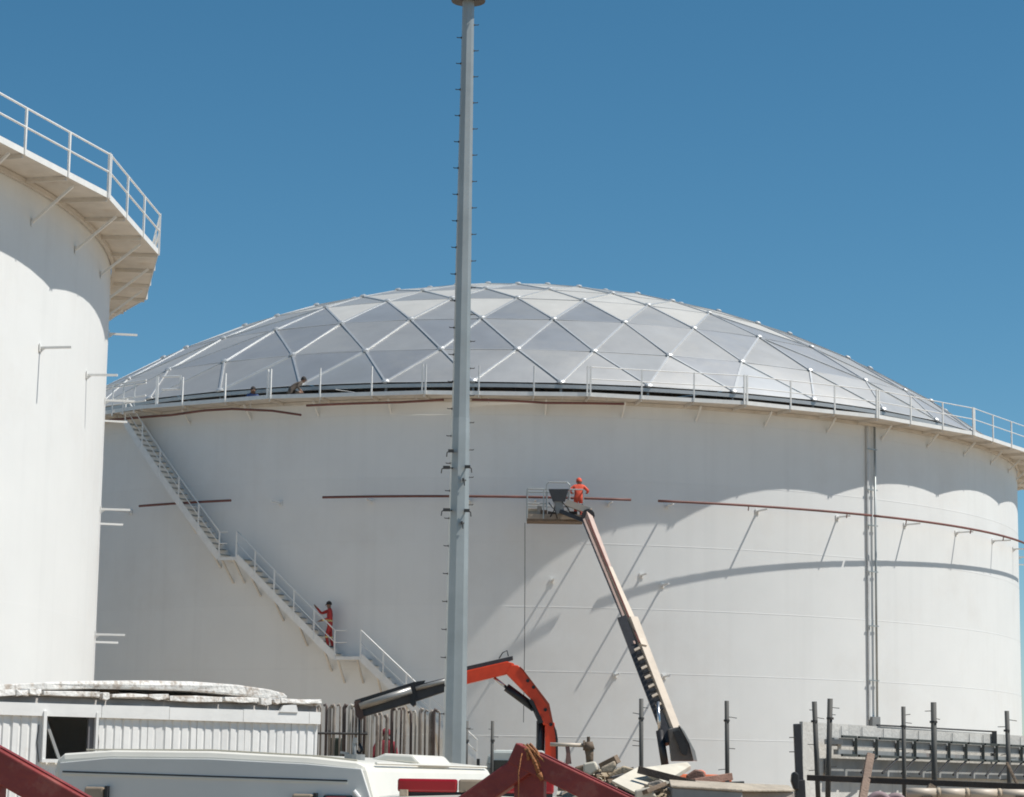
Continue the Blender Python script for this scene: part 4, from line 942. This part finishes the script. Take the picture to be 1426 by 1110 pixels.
pp = [P(px, py, 30.0) for px, py in ((1262, 1104), (1330, 1105), (1440, 1106.5))]
pt_ = root('white_pipe', (pp[1].x, 30, pp[1].z-.08), 'pale cream pipe lying under the formwork at the bottom right', 'pipe')
for a, b in ((1262, 1305), (1306, 1345), (1346, 1390), (1391, 1440)): part('pipe_length', MB().tube([P(a+.5, 1104+(a-1262)*.014, 30), P(b, 1104+(b-1262)*.014, 30)], .062, 12), CREAM, pt_, True)
for px in (1306, 1346, 1391): part('coupling', MB().tube([P(px-2, 1104.7+(px-1306)*.014, 30), P(px+3, 1104.7+(px-1306)*.014, 30)], .07, 12), TIMB2, pt_, True)
for px in (1290, 1420): part('pipe_saddle', MB().box((P(px, 1104, 30).x, 30, (P(px, 1112, 30).z+HEAP-.15)/2), (.12, .2, P(px, 1110, 30).z-HEAP+.2)), TIMB, pt_)

# ------------------------------------------------------------------ debris on the heap
def slab(name, pts, y, ext, m_, label, cat, bevel=.004):
    q = [P(a, b, (yy if yy else y)) for a, b, yy in [(k if len(k) == 3 else (*k, None)) for k in pts]]
    lo_ = min(q, key=lambda v: v.z); b0 = sum(q, Vector())/len(q); b0.z = min(lo_.z, lo_.z+ext[2])
    return solo(name, MB().prism(q, ext), m_, b0, label, cat, None, bevel=bevel)
slab('plywood_sheet', ((852, 1087, 27.6), (888, 1068, 28.6), (914, 1085, 28.3), (884, 1103, 27.3)), 28, (.0, .03, -.03), PLY, 'pale plywood sheet leaning in the rubble beside the red frame', 'sheet')
slab('door_panel', ((891, 1069, 28.0), (957, 1061, 29.2), (962, 1066, 29.0), (925, 1089, 28.0)), 28, (0, .02, -.05), PLY, 'cream panel lying tilted on the rubble below the boom lift', 'panel')
timber('broken_plank', (889, 1072), (968, 1092), 27.85, 27.7, .10, .085, mat('dark_plank', (.10, .075, .06), .85, var=.35, bump=.4), 'dark plank edge under the tilted cream panel', 'plank')
timber('broken_plank', (838, 1068), (860, 1057), 28.4, 28.3, .12, .10, TIMB, 'short brown log end sticking up beside the plywood sheet', 'plank')
slab('stone_chunk', ((836, 1069), (856, 1059), (858, 1066), (852, 1076), (838, 1076)), 28.2, (.02, .2, 0), TIMB2, 'brown earth lump beside the plywood sheet', 'rubble', .02)
slab('stone_chunk', ((846, 1078), (868, 1066), (884, 1071), (862, 1084), (850, 1090)), 28.5, (.05, .3, -.03), mat('tan_stone', (.46, .38, .27), .9, var=.25, bump=.5, bscale=12), 'tan sandy slab behind the plywood sheet', 'rubble', .02)
slab('stone_chunk', ((812, 1063), (828, 1060), (834, 1072), (822, 1080), (812, 1075)), 28.3, (.02, .2, 0), PLY, 'pale stone at the foot of the valve stand', 'rubble', .02)
slab('stone_chunk', ((800, 1068), (816, 1064), (820, 1078), (800, 1078)), 28.4, (.02, .2, 0), TIMB, 'dark rubble lump left of the valve stand', 'rubble', .02)
timber('broken_plank', (850, 1083), (868, 1079), 28.0, 28.1, .06, .03, CHAR, 'black strip of wood under the tan slab', 'plank')
timber('broken_plank', (900, 1094), (932, 1104), 27.4, 27.6, .09, .035, TIMB2, 'pale splintered board at the bottom of the rubble', 'plank')
timber('broken_plank', (898, 1103), (925, 1092), 27.2, 27.5, .08, .05, TIMB, 'brown board crossing the pale splintered one in the rubble', 'plank')
slab('stone_chunk', ((902, 1090), (918, 1086), (930, 1096), (915, 1106), (900, 1102)), 27.7, (.02, .25, 0), mat('grey_stone', (.25, .22, .19), .9, var=.3, bump=.5, bscale=12), 'grey-brown stone below the dark plank', 'rubble', .02)
slab('stone_chunk', ((884, 1100), (905, 1096), (915, 1110), (884, 1115)), 27.3, (.02, .3, 0), PLY, 'pale chunk at the picture bottom between red frame and rubble', 'rubble', .02)
timber('broken_plank', (962, 1090), (1014, 1082), 28.4, 28.8, .16, .085, mat('reddish_wood', (.27, .15, .11), .8, var=.3, bump=.3), 'reddish wooden block lying in front of the lone dark post', 'plank')
timber('broken_plank', (1008, 1091), (1036, 1090), 28.2, 28.2, .10, .035, CHAR, 'dark scrap of board at the foot of the lone post', 'plank')
slab('stone_chunk', ((955, 1080), (968, 1071), (980, 1074), (984, 1086), (958, 1090)), 28.7, (.02, .3, 0), MATS['reddish_wood'], 'reddish brick lump under the right end of the cream panel', 'rubble', .02)
slab('orange_bag', ((966, 1074), (976, 1071), (984, 1075), (983, 1083), (968, 1084)), 28.9, (.0, .2, 0), mat('orange_plastic', (.75, .22, .13), .5, var=.15), 'small bright orange plastic bag on the rubble', 'bag', .04)
crt = root('concrete_block', (P(1020, 1100, 27.5).x, 28, HEAP-.1), 'long low grey concrete block with sandy top, bottom centre right', 'block')
c0, c1, c2 = P(936, 1097, 27.2), P(1034, 1103, 27.2), P(1106, 1103, 28.2)
part('block_body', MB().prism([c0, c1, Vector((c1.x, c1.y, HEAP-.15)), Vector((c0.x, c0.y, HEAP-.15))], (0, .9, 0)), GREYC, crt, bevel=.015)
part('block_body', MB().prism([c1+Vector((.01, .3, .0)), c2, Vector((c2.x, c2.y, HEAP-.15)), Vector((c1.x+.01, c1.y+.3, HEAP-.15))], (0, .9, 0)), mat('brown_grey', (.32, .28, .25), .85, var=.25, bump=.3), crt, bevel=.015)
part('sandy_top', MB().prism([c0+Vector((-.02, -.02, 0)), c1+Vector((0, -.03, .0)), c2+Vector((0, -.02, 0)), c2+Vector((0, .5, .05)), c1+Vector((0, .5, .07)), c0+Vector((0, .6, .07))], (0, 0, .03)), mat('sandy_top', (.46, .40, .32), .95, var=.25, bump=.5, bscale=15), crt, bevel=.012)
# valve stand
vs_ = root('valve_stand', (P(823, 1070, 28.6).x, 28.6, HEAP), 'rusty valve stand with pale horizontal pipe beside the orange crane', 'valve')
part('stem', MB().tube([P(822, 1082, 28.6), P(821, 1052, 28.6), P(820, 1040, 28.6)], .035, 10, r2=.06), TIMB, vs_, True)
part('valve_body', MB().tube([P(820, 1044, 28.6), P(819.5, 1033, 28.6)], .075, 10, r2=.05), mat('rusty_valve', (.14, .10, .07), .8, var=.4, rust=.5), vs_, True)
part('hand_wheel', MB().tube([P(819.5, 1033, 28.6), P(819.5, 1026, 28.6)], .02, 8), MATS['rusty_valve'], vs_); part('flange', MB().tube([P(812, 1038, 28.6), P(815, 1038, 28.6)], .06, 12), MATS['rusty_valve'], vs_)
part('pipe_arm', MB().tube([P(766, 1036.5, 28.6), P(814, 1038, 28.6)], .024, 10), CREAM, vs_, True)
part('support_leg', MB().beam(P(790, 1038, 28.6), P(793, 1064, 28.6), .03, .05), mat('rust_pink', (.25, .14, .12), .8), vs_); part('support_leg', MB().beam(P(791, 1038, 28.7), P(788, 1080, 28.7), .02, .03), MATS['rust_pink'], vs_)

# loose rubble and splinters that nobody could count
rr = random.Random(8); q = MB()
for i in range(520):
    px = rr.choice((rr.gauss(860, 40), rr.gauss(915, 25), rr.uniform(790, 1105))); y = rr.uniform(27.4, 29.6)
    x = P(px, 1083, y).x
    e = .42*math.exp(-((x-1.15)/.75)**2-((y-28.9)/.8)**2)+.28*math.exp(-((x-2.1)/.6)**2-((y-28.9)/.9)**2)
    z = HEAP-.05+e+rr.uniform(0, .10); c = Vector((x, y, z)); sz = rr.uniform(.02, .07)
    rot = Matrix.Rotation(rr.uniform(0, 6), 3, 'Z') @ Matrix.Rotation(rr.uniform(-.6, .6), 3, 'Y')
    d = (sz*rr.uniform(2, 7), sz*.7, sz*.4) if rr.random() < .35 else (sz*1.6, sz*1.3, sz)
    vs = [c+rot @ (Vector((a*d[0]/2, b*d[1]/2, g_*d[2]/2))*rr.uniform(.7, 1.15)) for g_ in (-1, 1) for a, b in ((-1, -1), (1, -1), (1, 1), (-1, 1))]
    q.add(vs, [(3, 2, 1, 0), (4, 5, 6, 7), (0, 1, 5, 4), (1, 2, 6, 5), (2, 3, 7, 6), (3, 0, 4, 7)], rr.choice((0, 0, 1, 2, 3)))
o = ob('rubble', q.mesh('rubble', [MATS['tan_stone'], MATS['grey_stone'], TIMB, PLY])); o['kind'] = 'stuff'; tag(o, 'loose rubble and wood splinters scattered over the earth heap', 'rubble')
